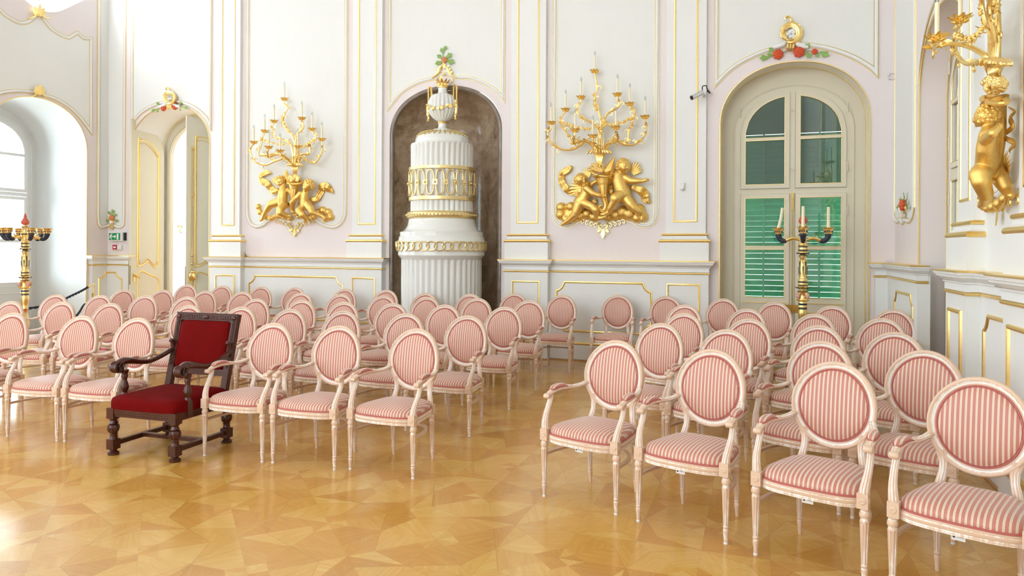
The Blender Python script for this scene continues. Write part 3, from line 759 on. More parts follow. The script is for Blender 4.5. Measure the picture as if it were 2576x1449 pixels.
    P=len(prof); fs=[(i*P+k,i*P+(k+1)%P,((i+1)%NN)*P+(k+1)%P,((i+1)%NN)*P+k) for i in range(NN) for k in range(P)]
    m.add(vs,fs)
    for sx in (-1,1):
        p=[(sx*.170,.205,.40),(sx*.162,.215,.46),(sx*.150,.226,.52),(sx*.148,.232,.57),(sx*.162,.240,.62)]
        m.tube(p,[.026,.023,.020,.023,.028],40,flat=.8,nrm=(0,1,0),ridge=(10,.14))
    bf=m.build('backrest_frame',WOOD,t,auto=50)
    # upholstered oval, front and back faces
    def pad(a,b,rings,outs):
        vs=[];fs=[];K=40
        for q,(k,o) in enumerate(zip(rings,outs)):
            for j in range(K):
                th=2*PI*j/K; vs.append(onback(a*k*math.cos(th),b*k*math.sin(th),o))
        for i in range(len(rings)-1):
            for j in range(K): fs.append((i*K+j,i*K+(j+1)%K,(i+1)*K+(j+1)%K,(i+1)*K+j))
        fs.append(tuple((len(rings)-1)*K+j for j in range(K))); fs.append(tuple(range(K))[::-1]); return vs,fs
    m=MB(); v,f=pad(.185,.2025,[.1,.6,.97,1,.985,.93,.8,.6,.35,.1],[-.016,-.017,-.012,0,.012,.022,.031,.037,.040,.041]); m.add(v,f); bk=m.build('backrest',STRIPE,t,auto=60)
    m=MB(); m.tube([onback(.182*math.cos(2*PI*i/48),.1995*math.sin(2*PI*i/48),.0145) for i in range(48)],.0046,6,closed=True); 
    m.tube([onback(.174*math.cos(2*PI*i/48),.1915*math.sin(2*PI*i/48),.0175) for i in range(48)],.0028,6,closed=True)
    m.build('piping',PIPE,bk)
    # armrests
    for sx in (-1,1):
        m=MB()
        sup=[(sx*.264,-.212,.440),(sx*.268,-.208,.480),(sx*.274,-.190,.525),(sx*.277,-.160,.575),(sx*.276,-.135,.625),(sx*.274,-.128,.662)]
        m.tube(cr(sup,4),[.025,.023,.020,.018,.0175,.019],40,flat=1.0,nrm=(0,1,0),ridge=(10,.13))
        arm=[(sx*.274,-.172,.660),(sx*.275,-.120,.678),(sx*.272,-.050,.690),(sx*.258,.030,.690),(sx*.240,.105,.684),(sx*.220,.175,.690),(sx*.206,.222,.70)]
        m.tube(cr(arm,4),[.020,.023,.026,.025,.020,.019,.021],32,flat=.70,nrm=(0,0,1),ridge=(8,.09))
        m.lathe([(0,-.022),(.013,-.022),(.017,-.018),(.017,.018),(.013,.022),(0,.022)],12,(sx*.274,-.176,.656),M=rotm('Y',PI/2))
        ar=m.build('armrest',WOOD,t,auto=50)
        m=MB(); pd=[(sx*.275,-.128,.694),(sx*.2745,-.10,.703),(sx*.272,-.06,.708),(sx*.266,-.015,.708),(sx*.256,.02,.703),(sx*.250,.040,.696)]
        m.tube(cr(pd,4),[.010,.0225,.025,.024,.018,.008],12,flat=.62,nrm=(0,0,1)); ap=m.build('arm_pad',STRIPE,ar,auto=60)
        m=MB(); c0=cr(pd,4); ring=[]
        for k in range(len(c0)): ring.append(c0[k]+Vector((interp([.011,.0235,.026,.025,.019,.009],k/(len(c0)-1)),0,-.006)))
        for k in range(len(c0)-1,-1,-1): ring.append(c0[k]-Vector((interp([.011,.0235,.026,.025,.019,.009],k/(len(c0)-1)),0,.006)))
        m.tube(ring,.004,5,closed=True); m.build('arm_piping',PIPE,ar)
    return t
TOPS={ # surveyed tops of the oval backs: name, px, py
'L1':[(1047.2,823.9),(850.5,817.7),(682.8,810.4),(348.4,797.6),(217,793),(36,785.5)],
'L2':[(1174,792),(1020.3,786.6),(863,780.4),(736.6,776.3),(608,770.5),(476,766.6),(279.4,761.4),(159,758),(38,757)],
'L3':[(1267,770.4),(1118,765.2),(987.2,761.8),(865,758.3),(759.4,753.5),(645,750.5),(471,745.5),(367,742.4),(253.6,741.4),(143,739.7)],
'L4':[(1329.2,754.2),(1198.8,749),(1072.5,746),(963.4,743),(856.7,739),(757.3,736),(610,733),(517.5,731),(410.5,728.6),(317,727.6)],
'L5':[(1411,741),(1292,736.9),(1181,734),(1069,730.6),(970.6,727),(867,724.5),(740.8,720.4),(657,717.8),(559,717),(471,715.5)],
'W':[(1551,735.3),(1671,738.6)],
'R1':[(1547,852.5),(1794,875.3),(2092,907.6),(2440,944.8)],
'R2':[(1660,811),(1824,826.8),(2060,855.8),(2305,878.4)],
'R3':[(1718,786.3),(1880,800),(2055,816.6),(2245,833.7)],
'R4':[(1720,765.5),(1876,775),(2045,788),(2214,799)],
'R5':[(1816,750.2),(1945,758.6),(2089,768.3),(2242,777.3)]}
YAWS={'L1':[-4.4,1.3,1.5,3,4,6],'L2':[-4,-1,0,1,2,4,5,6,8],'L3':[-4,-3,-1,1,2,3,5,6,8,9],'L4':[-3,-2,-1,0,0,2,4,5,7,8],'L5':[-3,-2,-1,0,1,2,4,5,6,8],
'W':[0,0],'R1':[-18.8,-18.8,-21,-24],'R2':[-19,-20,-23,-26],'R3':[-19,-21,-22,-25],'R4':[-18,-19,-21,-24],'R5':[-14,-18,-20,-22]}
ordn=['first','second','third','fourth','fifth','sixth','seventh','eighth','ninth','tenth']
ROWN={'L1':'front row','L2':'second row','L3':'third row','L4':'fourth row','L5':'back row','R1':'front row','R2':'second row','R3':'third row','R4':'fourth row','R5':'back row'}
FIX={('R1',0):(-.995,4.61,-17.8),('R1',1):(-.338,4.385,-17.8),('R1',2):(.335,4.115,-20.5),('L1',0):(-2.548,4.745,-4),('L1',1):(-3.205,4.705,1.3),('L1',2):(-3.83,4.68,1.5)}
NUDGE={('R1',3):.02,('R2',3):.03,('L2',8):-.05,('L4',9):-.03,('L1',4):-.04,('L2',3):-.03}
proto=make_chair(); CM={}
for o in list(bpy.data.objects): CM.setdefault(o,[])
for o in list(bpy.data.objects):
    if o.parent: CM.setdefault(o.parent,[]).append(o)
used=False
for row,pts in TOPS.items():
    for i,(px,py) in enumerate(pts):
        T=at_z(px,py,1.006); yw=R(YAWS[row][i])
        if row=='W': T=at_y(px,py,9.93); 
        if row in('L5',) and T.y>9.72: T=at_y(px,py,9.72)
        if row=='L5' and i in (2,3) : T=at_y(px,py,9.28)
        off=Matrix.Rotation(yw,3,'Z')@Vector((0,.312,0))
        o=proto if not used else copy_tree(proto,None,CM); used=True
        o.location=(T.x-off.x+.03,T.y-off.y-.01,0)
        if (row,i) in FIX: o.location=(*FIX[(row,i)][:2],0); yw=R(FIX[(row,i)][2])
        if (row,i) in NUDGE: o.location.x+=NUDGE[(row,i)]
        o.rotation_euler=(0,0,yw)
        if row=='W': lab='striped oval-back armchair standing alone against the dado, '+('under the right sconce' if i==0 else 'just left of the shuttered window'); grp='armchairs against the wall'
        elif row[0]=='R': lab='striped oval-back armchair, %s of the right block, %s from the aisle'%(ROWN[row],ordn[i]); grp='armchairs of the right block'
        else:
            if row=='L1':
                lab=['pale striped armchair at the aisle end of the left block front row','pale striped armchair, second from the aisle in the left block front row','pale striped armchair directly right of the red throne chair','pale striped armchair directly left of the red throne chair','pale striped armchair, second to the left of the red throne chair','pale striped armchair at the left photo edge, nearest row'][i]; grp='armchairs of the left block'
            else:
                nm=6 if row!='L2' else 6
                if i<6: lab='striped oval-back armchair, %s of the middle block, %s from the central aisle'%(ROWN[row],ordn[i]); grp='armchairs of the middle block'
                else: lab='striped oval-back armchair, %s of the far left block, %s from its right end'%(ROWN[row],ordn[i-6]); grp='armchairs of the far left block'
        tag(o,lab,'chair',grp)
        if row=='R1' :
            m=MB(); m.box((.0,-.215,.352),(.055,.002,.028)); tg=m.build('inventory_tag',SIGNW,o)
            m=MB(); m.box((-.017,-.2165,.355),(.009,.001,.014)); m.box((.01,-.2165,.357),(.024,.001,.006)); m.build('tag_print',BLACK,tg)
# ================================================================ THRONE
def make_throne():
    t=empty('throne_chair',((-4.778-4.169-4.232-4.791)/4,(4.242+4.257+4.822+4.806)/4,0),R(1.2))
    tag(t,'tall carved dark wood armchair with red velvet seat and back in the front row','chair')
    W,Dp=.302,.285
    def turned(h): return [(.040,0),(.043,.008),(.043,.018),(.030,.026),(.024,.034),(.030,.040),(.040,.046)],[(.036,.122),(.030,.128),(.026,.15),(.030,.165),(.026,.17),(.040,.186),(.047,.205),(.046,.220),(.038,.236),(.026,.240),(.034,.248),(.030,.256),(.024,.27),(.036,.285),(.036,.292)]
    for sx in (-1,1):
        for sy in (-1,1):
            m=MB(); lo,hi=turned(0); c=(sx*W,sy*Dp,0)
            m.lathe(lo,20,c); m.box((sx*W,sy*Dp,.084),(.070,.070,.078)); m.lathe(hi,24,c,flute=(.186,.232,10,.22))
            m.box((sx*W,sy*Dp,.330),(.070,.070,.085)); m.build('leg',DARK,t)
    m=MB()
    for sx in (-1,1): m.box((sx*W,0,.088),(.036,2*Dp-.06,.036))
    m.box((0,0,.092),(2*W-.03,.04,.030)); m.build('stretcher',DARK,t)
    m=MB()
    for z,h in ((.316,.018),(.336,.016),(.356,.022)):
        e=.004*(z>.33); m.box((0,-Dp,z),(2*W-.05,.052+2*e,h)); m.box((0,Dp,z),(2*W-.05,.052,h))
        for sx in (-1,1): m.box((sx*W,0,z),(.052+2*e,2*Dp-.05,h))
    m.build('seat_rail',DARK,t)
    # velvet seat box
    m=MB(); N=48; lv=[(1,.366),(1.006,.39),(1.004,.425),(.985,.445),(.93,.458),(.75,.47),(.45,.478),(.1,.48)]; vs=[];fs=[]
    for k,z in lv:
        for i in range(N):
            th=2*PI*i/N; c,s=math.cos(th),math.sin(th); e=.22 if k>.9 else .3
            vs.append((math.copysign(abs(c)**e,c)*(W+.036)*k,math.copysign(abs(s)**e,s)*(Dp+.035)*k,z))
    for i in range(len(lv)-1):
        for j in range(N): fs.append((i*N+j,i*N+(j+1)%N,(i+1)*N+(j+1)%N,(i+1)*N+j))
    fs.append(tuple(range(N))[::-1]); fs.append(tuple((len(lv)-1)*N+j for j in range(N))); m.add(vs,fs); m.build('seat',VELVET,t,auto=60)
    # leaning back: posts, carved frame, velvet panel
    def bk(x,s,n=0):   # s distance up the back from seat level, n forwards
        th=.24; return Vector((x,.262+s*math.sin(th)-n*math.cos(th),.42+s*math.cos(th)+n*math.sin(th)))
    S1=.655
    m=MB()
    def bbox(x0,x1,s0,s1,n0,n1):
        vs=[bk(x,s,n) for n in (n0,n1) for s in (s0,s1) for x in (x0,x1)]
        m.add(vs,[(0,1,3,2),(4,6,7,5),(0,4,5,1),(2,3,7,6),(0,2,6,4),(1,5,7,3)],False)
    for sx in (-1,1): bbox(sx*.262 if sx>0 else -.318,.318 if sx>0 else -.262,-.10,S1-.02,-.025,.022)
    bbox(-.318,.318,S1-.058,S1,-.027,.024); bbox(-.32,.32,S1,S1+.008,-.03,.028); bbox(-.27,.27,.135,.19,-.02,.018)
    bf=m.build('backrest_frame',DARK,t)
    m=MB()   # carved guilloche along frame
    def curl(x,s,r=.013):
        m.tube([bk(x+r*math.cos(a),s+r*math.sin(a),.024) for a in [2*PI*i/10 for i in range(10)]],.0045,5,closed=True); m.ball(bk(x,s,.025),.005,6,4)
    k=-.275
    while k<=.276: curl(k,S1-.03); k+=.025
    s_=.22
    while s_<S1-.05:
        for sx in (-1,1): curl(sx*.290,s_)
        s_+=.025
    m.ball(bk(0,S1-.03,.03),(.03,.012,.018))
    for sx in (-1,1): m.ball(bk(sx*.29,S1-.03,.03),(.02,.01,.02))
    m.build('carving',DARK,bf)
    m=MB(); NN=40; lv=[(1,-.02),(1,.02),(.97,.030),(.8,.036),(.4,.040),(.05,.041)]; vs=[];fs=[]
    for k,n in lv:
        for i in range(NN):
            th=2*PI*i/NN; c,s=math.cos(th),math.sin(th); e=.16
            vs.append(bk(math.copysign(abs(c)**e,c)*.258*k,.392+math.copysign(abs(s)**e,s)*.205*k,n))
    for i in range(len(lv)-1):
        for j in range(NN): fs.append((i*NN+j,i*NN+(j+1)%NN,(i+1)*NN+(j+1)%NN,(i+1)*NN+j))
    fs.append(tuple(range(NN))[::-1]); fs.append(tuple((len(lv)-1)*NN+j for j in range(NN))); m.add(vs,fs); m.build('backrest',VELVET,t,auto=60)
    # scrolled arms
    for sx in (-1,1):
        m=MB(); x=sx*(W+.012)
        p=[(x,-.235,.705),(x,-.19,.722),(x,-.12,.715),(x,-.03,.694),(x,.07,.682),(x,.17,.70),(x-sx*.01,.27,.735),(x-sx*.014,.335,.765)]
        m.tube(cr(p,5),[.034,.038,.034,.027,.025,.026,.026,.022],12,flat=.8,nrm=(0,0,1))
        for dx in (-.022,-.008,.008,.022):
            m.tube([(x+dx,-.245-.036*math.sin(a),.682+.036*math.cos(a)) for a in [PI*i/10*1.35 for i in range(11)]],.012,7)
        for q in (-1,1):
            m.tube([(x+q*.036,-.225-.030*math.cos(a)*(1-a/9),.690+.030*math.sin(a)*(1-a/9)) for a in [i*.5 for i in range(13)]],.005,5)
        m.tube([(x-sx*.016,.332,.75),(x-sx*.018,.322,.79),(x-sx*.018,.315,.82),(x-sx*.018,.298,.835),(x-sx*.018,.285,.822)],[.024,.021,.019,.017,.010],8)
        m.lathe([(0,-.03),(.022,-.028),(.03,-.01),(.03,.01),(.022,.028),(0,.03)],10,(x,-.215,.662))
        ar=m.build('armrest',DARK,t)
        m=MB(); pr=[(.030,.44),(.026,.455),(.019,.47),(.023,.485),(.031,.50),(.033,.515),(.027,.54),(.018,.565),(.020,.58),(.026,.60),(.022,.615),(.028,.63),(.032,.65)]
        m.lathe(pr,18,(x,-.17,0)); m.box((x+sx*.018,-.17,.39),(.016,.052,.12)); m.build('arm_support',DARK,ar)
    return t
make_throne()
# ================================================================ GILDED WALL SCONCES
def capsule(m,a,ra,b,rb,n=6):
    A,B=Vector(a),Vector(b); n=max(n,min(24,int((B-A).length/(.18*min(ra,rb)+.001))))
    for k in range(n+1):
        t=k/n; m.ball(A.lerp(B,t),ra+(rb-ra)*t,20,14)
def melt(o,vox=.008,sm=5):
    r=o.modifiers.new('Remesh','REMESH'); r.mode='VOXEL'; r.voxel_size=vox; r.use_smooth_shade=True
    s=o.modifiers.new('Smooth','SMOOTH'); s.factor=.5; s.iterations=sm
    return o
rnd=random.Random(5)
def scroll(m,p,d,r,nrm,turns=.8,size=.04,sg=1):     # little tapering curl leaving p in direction d
    d=Vector(d).normalized(); nrm=Vector(nrm); e=nrm.cross(d).normalized()*sg; pts=[]; rad=[]
    for k in range(9):
        t=k/8; a=t*turns*2*PI; rr=size*(1-t*.75)
        pts.append(Vector(p)+e*(size-rr*math.cos(a))+d*(rr*math.sin(a)+size*t*.2)); rad.append(r*(1-.55*t))
    m.tube(pts,rad,6)
def leafm(m,p,d,nrm,L,w,curl=.3):                # pointed leaf with a mid rib, bent outwards
    d=Vector(d).normalized(); nrm=Vector(nrm).normalized(); sd=d.cross(nrm).normalized(); vs=[];K=6
    for k in range(K+1):
        t=k/K; ww=w*math.sin(PI*min(1,t*.92+.06))**.8; c=Vector(p)+d*(L*t)+nrm*(curl*L*t*t)
        vs+=[c-sd*ww+nrm*(.15*w),c+nrm*0-nrm*.002,c+sd*ww+nrm*(.15*w),c+nrm*(.10*w)+nrm*.004]
    fs=[]
    for k in range(K):
        a=k*4;b=a+4; fs+=[(a,a+1,b+1,b),(a+1,a+2,b+2,b+1),(a+2,a+3,b+3,b+2),(a+3,a,b,b+3)]
    m.add(vs,fs)
def rosette(m,c,nrm,r,pet=6):
    nrm=Vector(nrm).normalized(); a=nrm.orthogonal().normalized(); b=nrm.cross(a)
    for ring,(rr,rs,h,k) in enumerate(((.62,.42,.1,pet),(.33,.34,.32,max(4,pet-1)))):
        for i in range(k):
            th=2*PI*i/k+ring*.5; q=Vector(c)+a*(r*rr*math.cos(th))+b*(r*rr*math.sin(th))+nrm*(r*h)
            m.ball(q,r*rs,7,5)
    m.ball(Vector(c)+nrm*(r*.45),r*.26,7,5)
def feathers(m,q,p0,p1,width,k=6,nrm=(0,-1,0)):
    A=Vector(p0);B=Vector(p1); d=(B-A); L=d.length; d.normalize(); sd=d.cross(Vector(nrm)).normalized()
    for i in range(k):
        t=i/(k-1); a=A+sd*(width*(t-.5)*.7); dd=(d+sd*(t-.5)*.9).normalized(); LL=L*(1-.45*abs(t-.35))
        m.tube([a,a+dd*LL*.4,a+dd*LL*.75+Vector(nrm)*.01,a+dd*LL],[width*.16,width*.2,width*.16,width*.03],7,flat=.5,nrm=nrm)
def sconce(q,S,data,label,normal):
    """q(x,y,n)->world for surveyed x,y ; S metres per survey unit"""
    root=empty('wall_sconce',q(data['org'][0],data['org'][1],0)); tag(root,label,'wall sconce'); inv=Matrix.Translation(-Vector(root.location))
    N=Vector(normal)
    def fin(mb,name,mat,parent=root,**k):
        if parent is root: mb.v=[tuple(Vector(v)-Vector(root.location)) for v in mb.v]
        else: mb.v=[tuple(Vector(v)-Vector(root.location)) for v in mb.v]
        return mb.build(name,mat,parent,**k)
    P=lambda t: q(t[0],t[1],t[2])
    # clouds
    m=MB()
    for x,y,r in data['cloud']: m.ball(q(x,y,.03),(r*S*1.05,)*3,12,8)
    for i in range(len(data['cloud'])-1):
        a,b=data['cloud'][i],data['cloud'][i+1]
        if math.hypot(a[0]-b[0],a[1]-b[1])<3*max(a[2],b[2]): capsule(m,q(a[0],a[1],.02),a[2]*S*.8,q(b[0],b[1],.02),b[2]*S*.8,3)
    melt(fin(m,'cloud_base',GOLDM,recalc=False,auto=0),.010,2)
    for cb in data['cherubs']:
        m=MB()
        for ch in cb['limbs']:
            for a,b in zip(ch,ch[1:]): capsule(m,q(a[0],a[1],a[2]),a[3]*S,q(b[0],b[1],b[2]),b[3]*S,5)
        hx,hy,hn,hr,fx,fy=cb['head']            # face direction fx,fy in survey units
        c=q(hx,hy,hn); r=hr*S; fd=(q(hx+fx,hy+fy,hn)-c).normalized()*.75+N*.65; fd.normalize(); upv=Vector((0,0,1)); upv=(upv-fd*upv.dot(fd)).normalized(); sd=fd.cross(upv)
        m.ball(c,(r,r,r*1.05),24,16); m.ball(c+fd*r*.42-upv*r*.28,r*.68,12,8)
        for s_ in (-1,1): m.ball(c+fd*r*.72-upv*r*.30+sd*s_*r*.42,r*.32,8,6); m.ball(c+fd*r*.84+upv*r*.18+sd*s_*r*.34,r*.17,8,5)
        m.ball(c+fd*r*1.08-upv*r*.14,r*.15,8,6); m.ball(c+fd*r*.98-upv*r*.48,(r*.16,r*.16,r*.09),8,5); m.ball(c+fd*r*.88-upv*r*.76,r*.2,8,6)
        for s_ in (-1,1): m.ball(c+sd*s_*r*.98,(r*.16,r*.16,r*.22),8,5)
        body=melt(fin(m,'cherub',GOLDM,recalc=False,auto=0),.006,7)
        m=MB()
        for k in range(150):
            d=Vector((rnd.gauss(0,1),rnd.gauss(0,1),rnd.gauss(0,1))).normalized()
            if d.dot(fd)>.35 or d.z<-.55: continue
            m.ball(c+d*r*.98,r*rnd.uniform(.13,.22),7,5)
        fin(m,'curly_hair',GOLDM,body,recalc=False)
        m=MB()
        for hnd in cb.get('hands',[]):
            x,y,n,dx,dy=hnd; b=q(x,y,n); dd=(q(x+dx,y+dy,n)-b).normalized(); pv=dd.cross(N).normalized(); m.ball(b,(4*S,4*S,4*S),8,6)
            for k in range(4):
                s0=b+pv*(k-1.5)*2.0*S; L=(6 if k in(1,2) else 5)*S
                m.tube([s0,s0+dd*L*.6,s0+dd*L-N*1.2*S],[1.2*S,1.1*S,.9*S],6)
            m.tube([b-pv*3*S,b-pv*4.5*S+dd*2*S,b-pv*4*S+dd*4.5*S],[1.4*S,1.3*S,1*S],6)
        if cb.get('hands'): fin(m,'hand',GOLDM,body,recalc=False)
        if cb.get('wings'):
            m=MB()
            for (x0,y0,x1,y1,w) in cb['wings']: feathers(m,q,q(x0,y0,.06),q(x1,y1,.05),w*S,6,N)
            fin(m,'wing',GOLDM,body,recalc=False)
    for dr in data['drapes']:
        m=MB()
        pts=[q(x,y,.05+.02*math.sin(i*2.1)) for i,(x,y,w) in enumerate(dr)]; c=cr(pts,5); ws=[w*S for _,_,w in dr]
        K=len(c); rr=[max(.004,interp(ws,i/(K-1))*1.05) for i in range(K)]; rr[0]*=.5; rr[-1]*=.4
        cc=[p+N*(.014*math.sin(i*.9)) for i,p in enumerate(c)]
        m.tube(cc,rr,30,flat=.40,nrm=N,ridge=(5,.34,.10))
        fin(m,'drapery',GOLDM,recalc=False)
    # cornucopia
    m=MB(); cp=data['horn']; pts=cr([q(x,y,n) for x,y,n,r in cp],5); rs=[interp([r*S for *_,r in cp],i/(len(pts)-1)) for i in range(len(pts))]
    m.tube(pts,rs,20)
    L=len(pts)
    nv=[]   # flutes
    for i,v in enumerate(m.v):
        ring=i//20; k=i%20
        if ring<L: c=pts[ring]; t=ring/L; amp=.10 if t>.2 else .03*math.sin(ring*2.5); nv.append(tuple(c+(Vector(v)-c)*(1-amp*(k%2))))
        else: nv.append(v)
    m.v=nv
    if 'lip' in data: m.tube(cr([q(*p[:3]) for p in data['lip']],4),[p[3]*S for p in data['lip']],14,flat=.5,nrm=N,ridge=(6,.2))
    x,y,n,r=cp[0]; rim=[q(x+r*1.08*math.cos(a),y+r*.28*math.sin(a)-data['tilt']*r*math.cos(a),n+ r*S*.8*math.sin(a)) for a in [2*PI*i/24 for i in range(24)]]
    m.tube(rim,.016,8,closed=True); fin(m,'cornucopia',GOLDM,recalc=False)
    m=MB(); fx,fy,fw,fh=data['fruit']
    for k in range(70):
        a=rnd.uniform(0,2*PI); rr=math.sqrt(rnd.random()); x=fx+fw*rr*math.cos(a); y=fy+fh*rr*math.sin(a)
        m.ball(q(x,y,.17+.07*(1-rr*rr)),rnd.uniform(.014,.024),7,5)
    for k in range(6): rosette(m,q(fx+fw*rnd.uniform(-.7,.7),fy+fh*rnd.uniform(-.6,.6),.25),N,.032)
    fin(m,'fruit_cluster',GOLD,recalc=False)
    m=MB(); px,py=data['plume']; ph=data['ph']
    for k in range(9):
        t=(k-4)/4; dx=t*ph*.78; top=ph*(1-.18*abs(t))
        pts=cr([q(px+t*ph*.18,py+ph*.45,.17),q(px+t*ph*.30,py-top*.1,.19),q(px+t*ph*.55,py-top*.5,.21),q(px+dx*.95,py-top*.62,.23),q(px+dx*1.22,py-top*.42,.24),q(px+dx*1.18,py-top*.28,.235)],4)
        m.tube(pts,[.014,.023,.026,.021,.016,.010],20,flat=.7,ridge=(5,.2))
    for k in range(5):
        t=(k-2)/2; m.tube([q(px+t*5,py+ph*.3,.2),q(px+t*9,py-ph*.8,.2),q(px+t*12,py-ph*1.5,.19)],[.012,.011,.009],8)
    for k in range(7):
        t=(k-3)/3; m.tube(cr([q(px+t*ph*.10,py+ph*1.15,.17),q(px+t*ph*.14,py+ph*.7,.18),q(px+t*ph*.22,py+ph*.2,.20),q(px+t*ph*.30,py-ph*.2,.20)],3),[.010,.018,.020,.010],10,flat=.8)
    fin(m,'leaf_plume',GOLD,recalc=False)
    # candle branches
    for path,cup,nc in data['arms']:
        n0=.16; pts=[q(x,y,n0+(nc-n0)*(i/(len(path)-1))**1.1) for i,(x,y) in enumerate(path)]
        c=cr(pts,5); cupw=q(cup[0],cup[1],nc); c=c+[cupw-Vector((0,0,.03))]
        m=MB(); m.tube(c,[.021,.019,.0165,.0155,.014,.012],8)
        for f in (.3,.5,.68,.85):
            i=int(f*(len(c)-2)); t=(c[i+1]-c[i]).normalized(); scroll(m,c[i],t,.010,N,.75,.040,1 if rnd.random()<.5 else -1)
            leafm(m,c[i],t+Vector((0,0,.3)),N,.09,.022,.3)
        if rnd.random()<.75:
            i=int(.6*(len(c)-1)); rosette(m,c[i]+N*.012,N,.026,5); leafm(m,c[i],Vector((.4,0,-.6)),N,.06,.014)
        arm=fin(m,'candle_branch',GOLD,recalc=False)
        m=MB(); o=cupw-Vector((0,0,.022)); K=48; prof=[(.008,-.012),(.014,-.008),(.012,-.002),(.034,.004),(.046,.000),(.044,.008),(.034,.014),(.054,.022),(.068,.038),(.060,.038),(.034,.028),(.016,.030),(.016,.052),(.012,.055)]
        m.lathe(prof,K,o); m.v=[(x,y,z) if math.hypot(x-o.x,y-o.y)<.024 else (o.x+(x-o.x)*(1+.22*math.cos(8*math.atan2(y-o.y,x-o.x))),o.y+(y-o.y)*(1+.22*math.cos(8*math.atan2(y-o.y,x-o.x))),z+.006*math.cos(8*math.atan2(y-o.y,x-o.x))) for x,y,z in m.v]
        fin(m,'drip_pan',GOLD,arm,recalc=False)
        m=MB(); m.lathe([(.0145,.045),(.0145,.25),(.010,.256)],12,cupw-Vector((0,0,.022))); fin(m,'candle_sleeve',CANDLE,arm,recalc=False)
        m=MB(); m.lathe([(.008,.255),(.013,.272),(.0135,.285),(.009,.303),(.003,.318),(.001,.322)],10,cupw-Vector((0,0,.022))); fin(m,'bulb',GLASS,arm,recalc=False)
    m=MB()
    for path in data['garlands']:
        c=cr([q(x,y,n) for x,y,n in path],4)
        m.tube(c,.006,6)
        for i,p in enumerate(c):
            if i%2==0: rosette(m,p+N*.01,N,.020+.012*rnd.random(),5)
            leafm(m,p,Vector((rnd.uniform(-1,1),0,rnd.uniform(-1,1))),N,.045,.012)
    fin(m,'flower_garland',GOLD,recalc=False)
    # acanthus pendant
    m=MB(); x,y=data['pend']; u=data['pu']
    leafm(m,q(x,y-u*1.0,.03),q(x,y+u,.03)-q(x,y,.03),N,u*2.0*S,u*.45*S,.1)
    for s_ in (-1,1):
        leafm(m,q(x+s_*u*.35,y-u*.9,.03),q(x+s_*u*.9,y+u*.6,.03)-q(x,y,.03),N,u*1.2*S,u*.28*S,.15)
        scroll(m,q(x+s_*u*.5,y-u*.7,.03),q(x+s_*u,y-u*.3,.03)-q(x,y,.03),.010,N,.8,.05,s_)
        m.tube(cr([q(x+s_*u*.2,y-u*.8,.04),q(x+s_*u*1.0,y-u*1.7,.04),q(x+s_*u*.8,y-u*2.4,.05)],4),[.008,.012,.012],6)
        for k in range(4): scroll(m,q(x+s_*(u*1.2+k*u*.9),y-u*(2.2+.25*k),.04),q(x+s_*2*u,y-u,.04)-q(x,y,.04),.010,N,.8,.04,-s_)
    fin(m,'acanthus_pendant',GOLD,recalc=False)
    return root
def sc4(pts,ox=1340,oy=120,s=2.897): return [(ox+p[0]/s,oy+p[1]/s)+tuple(p[2:]) for p in pts]
Z=lambda pts: [(1380+p[0]/6.3,380+p[1]/6.3)+tuple(p[2:]) for p in pts]
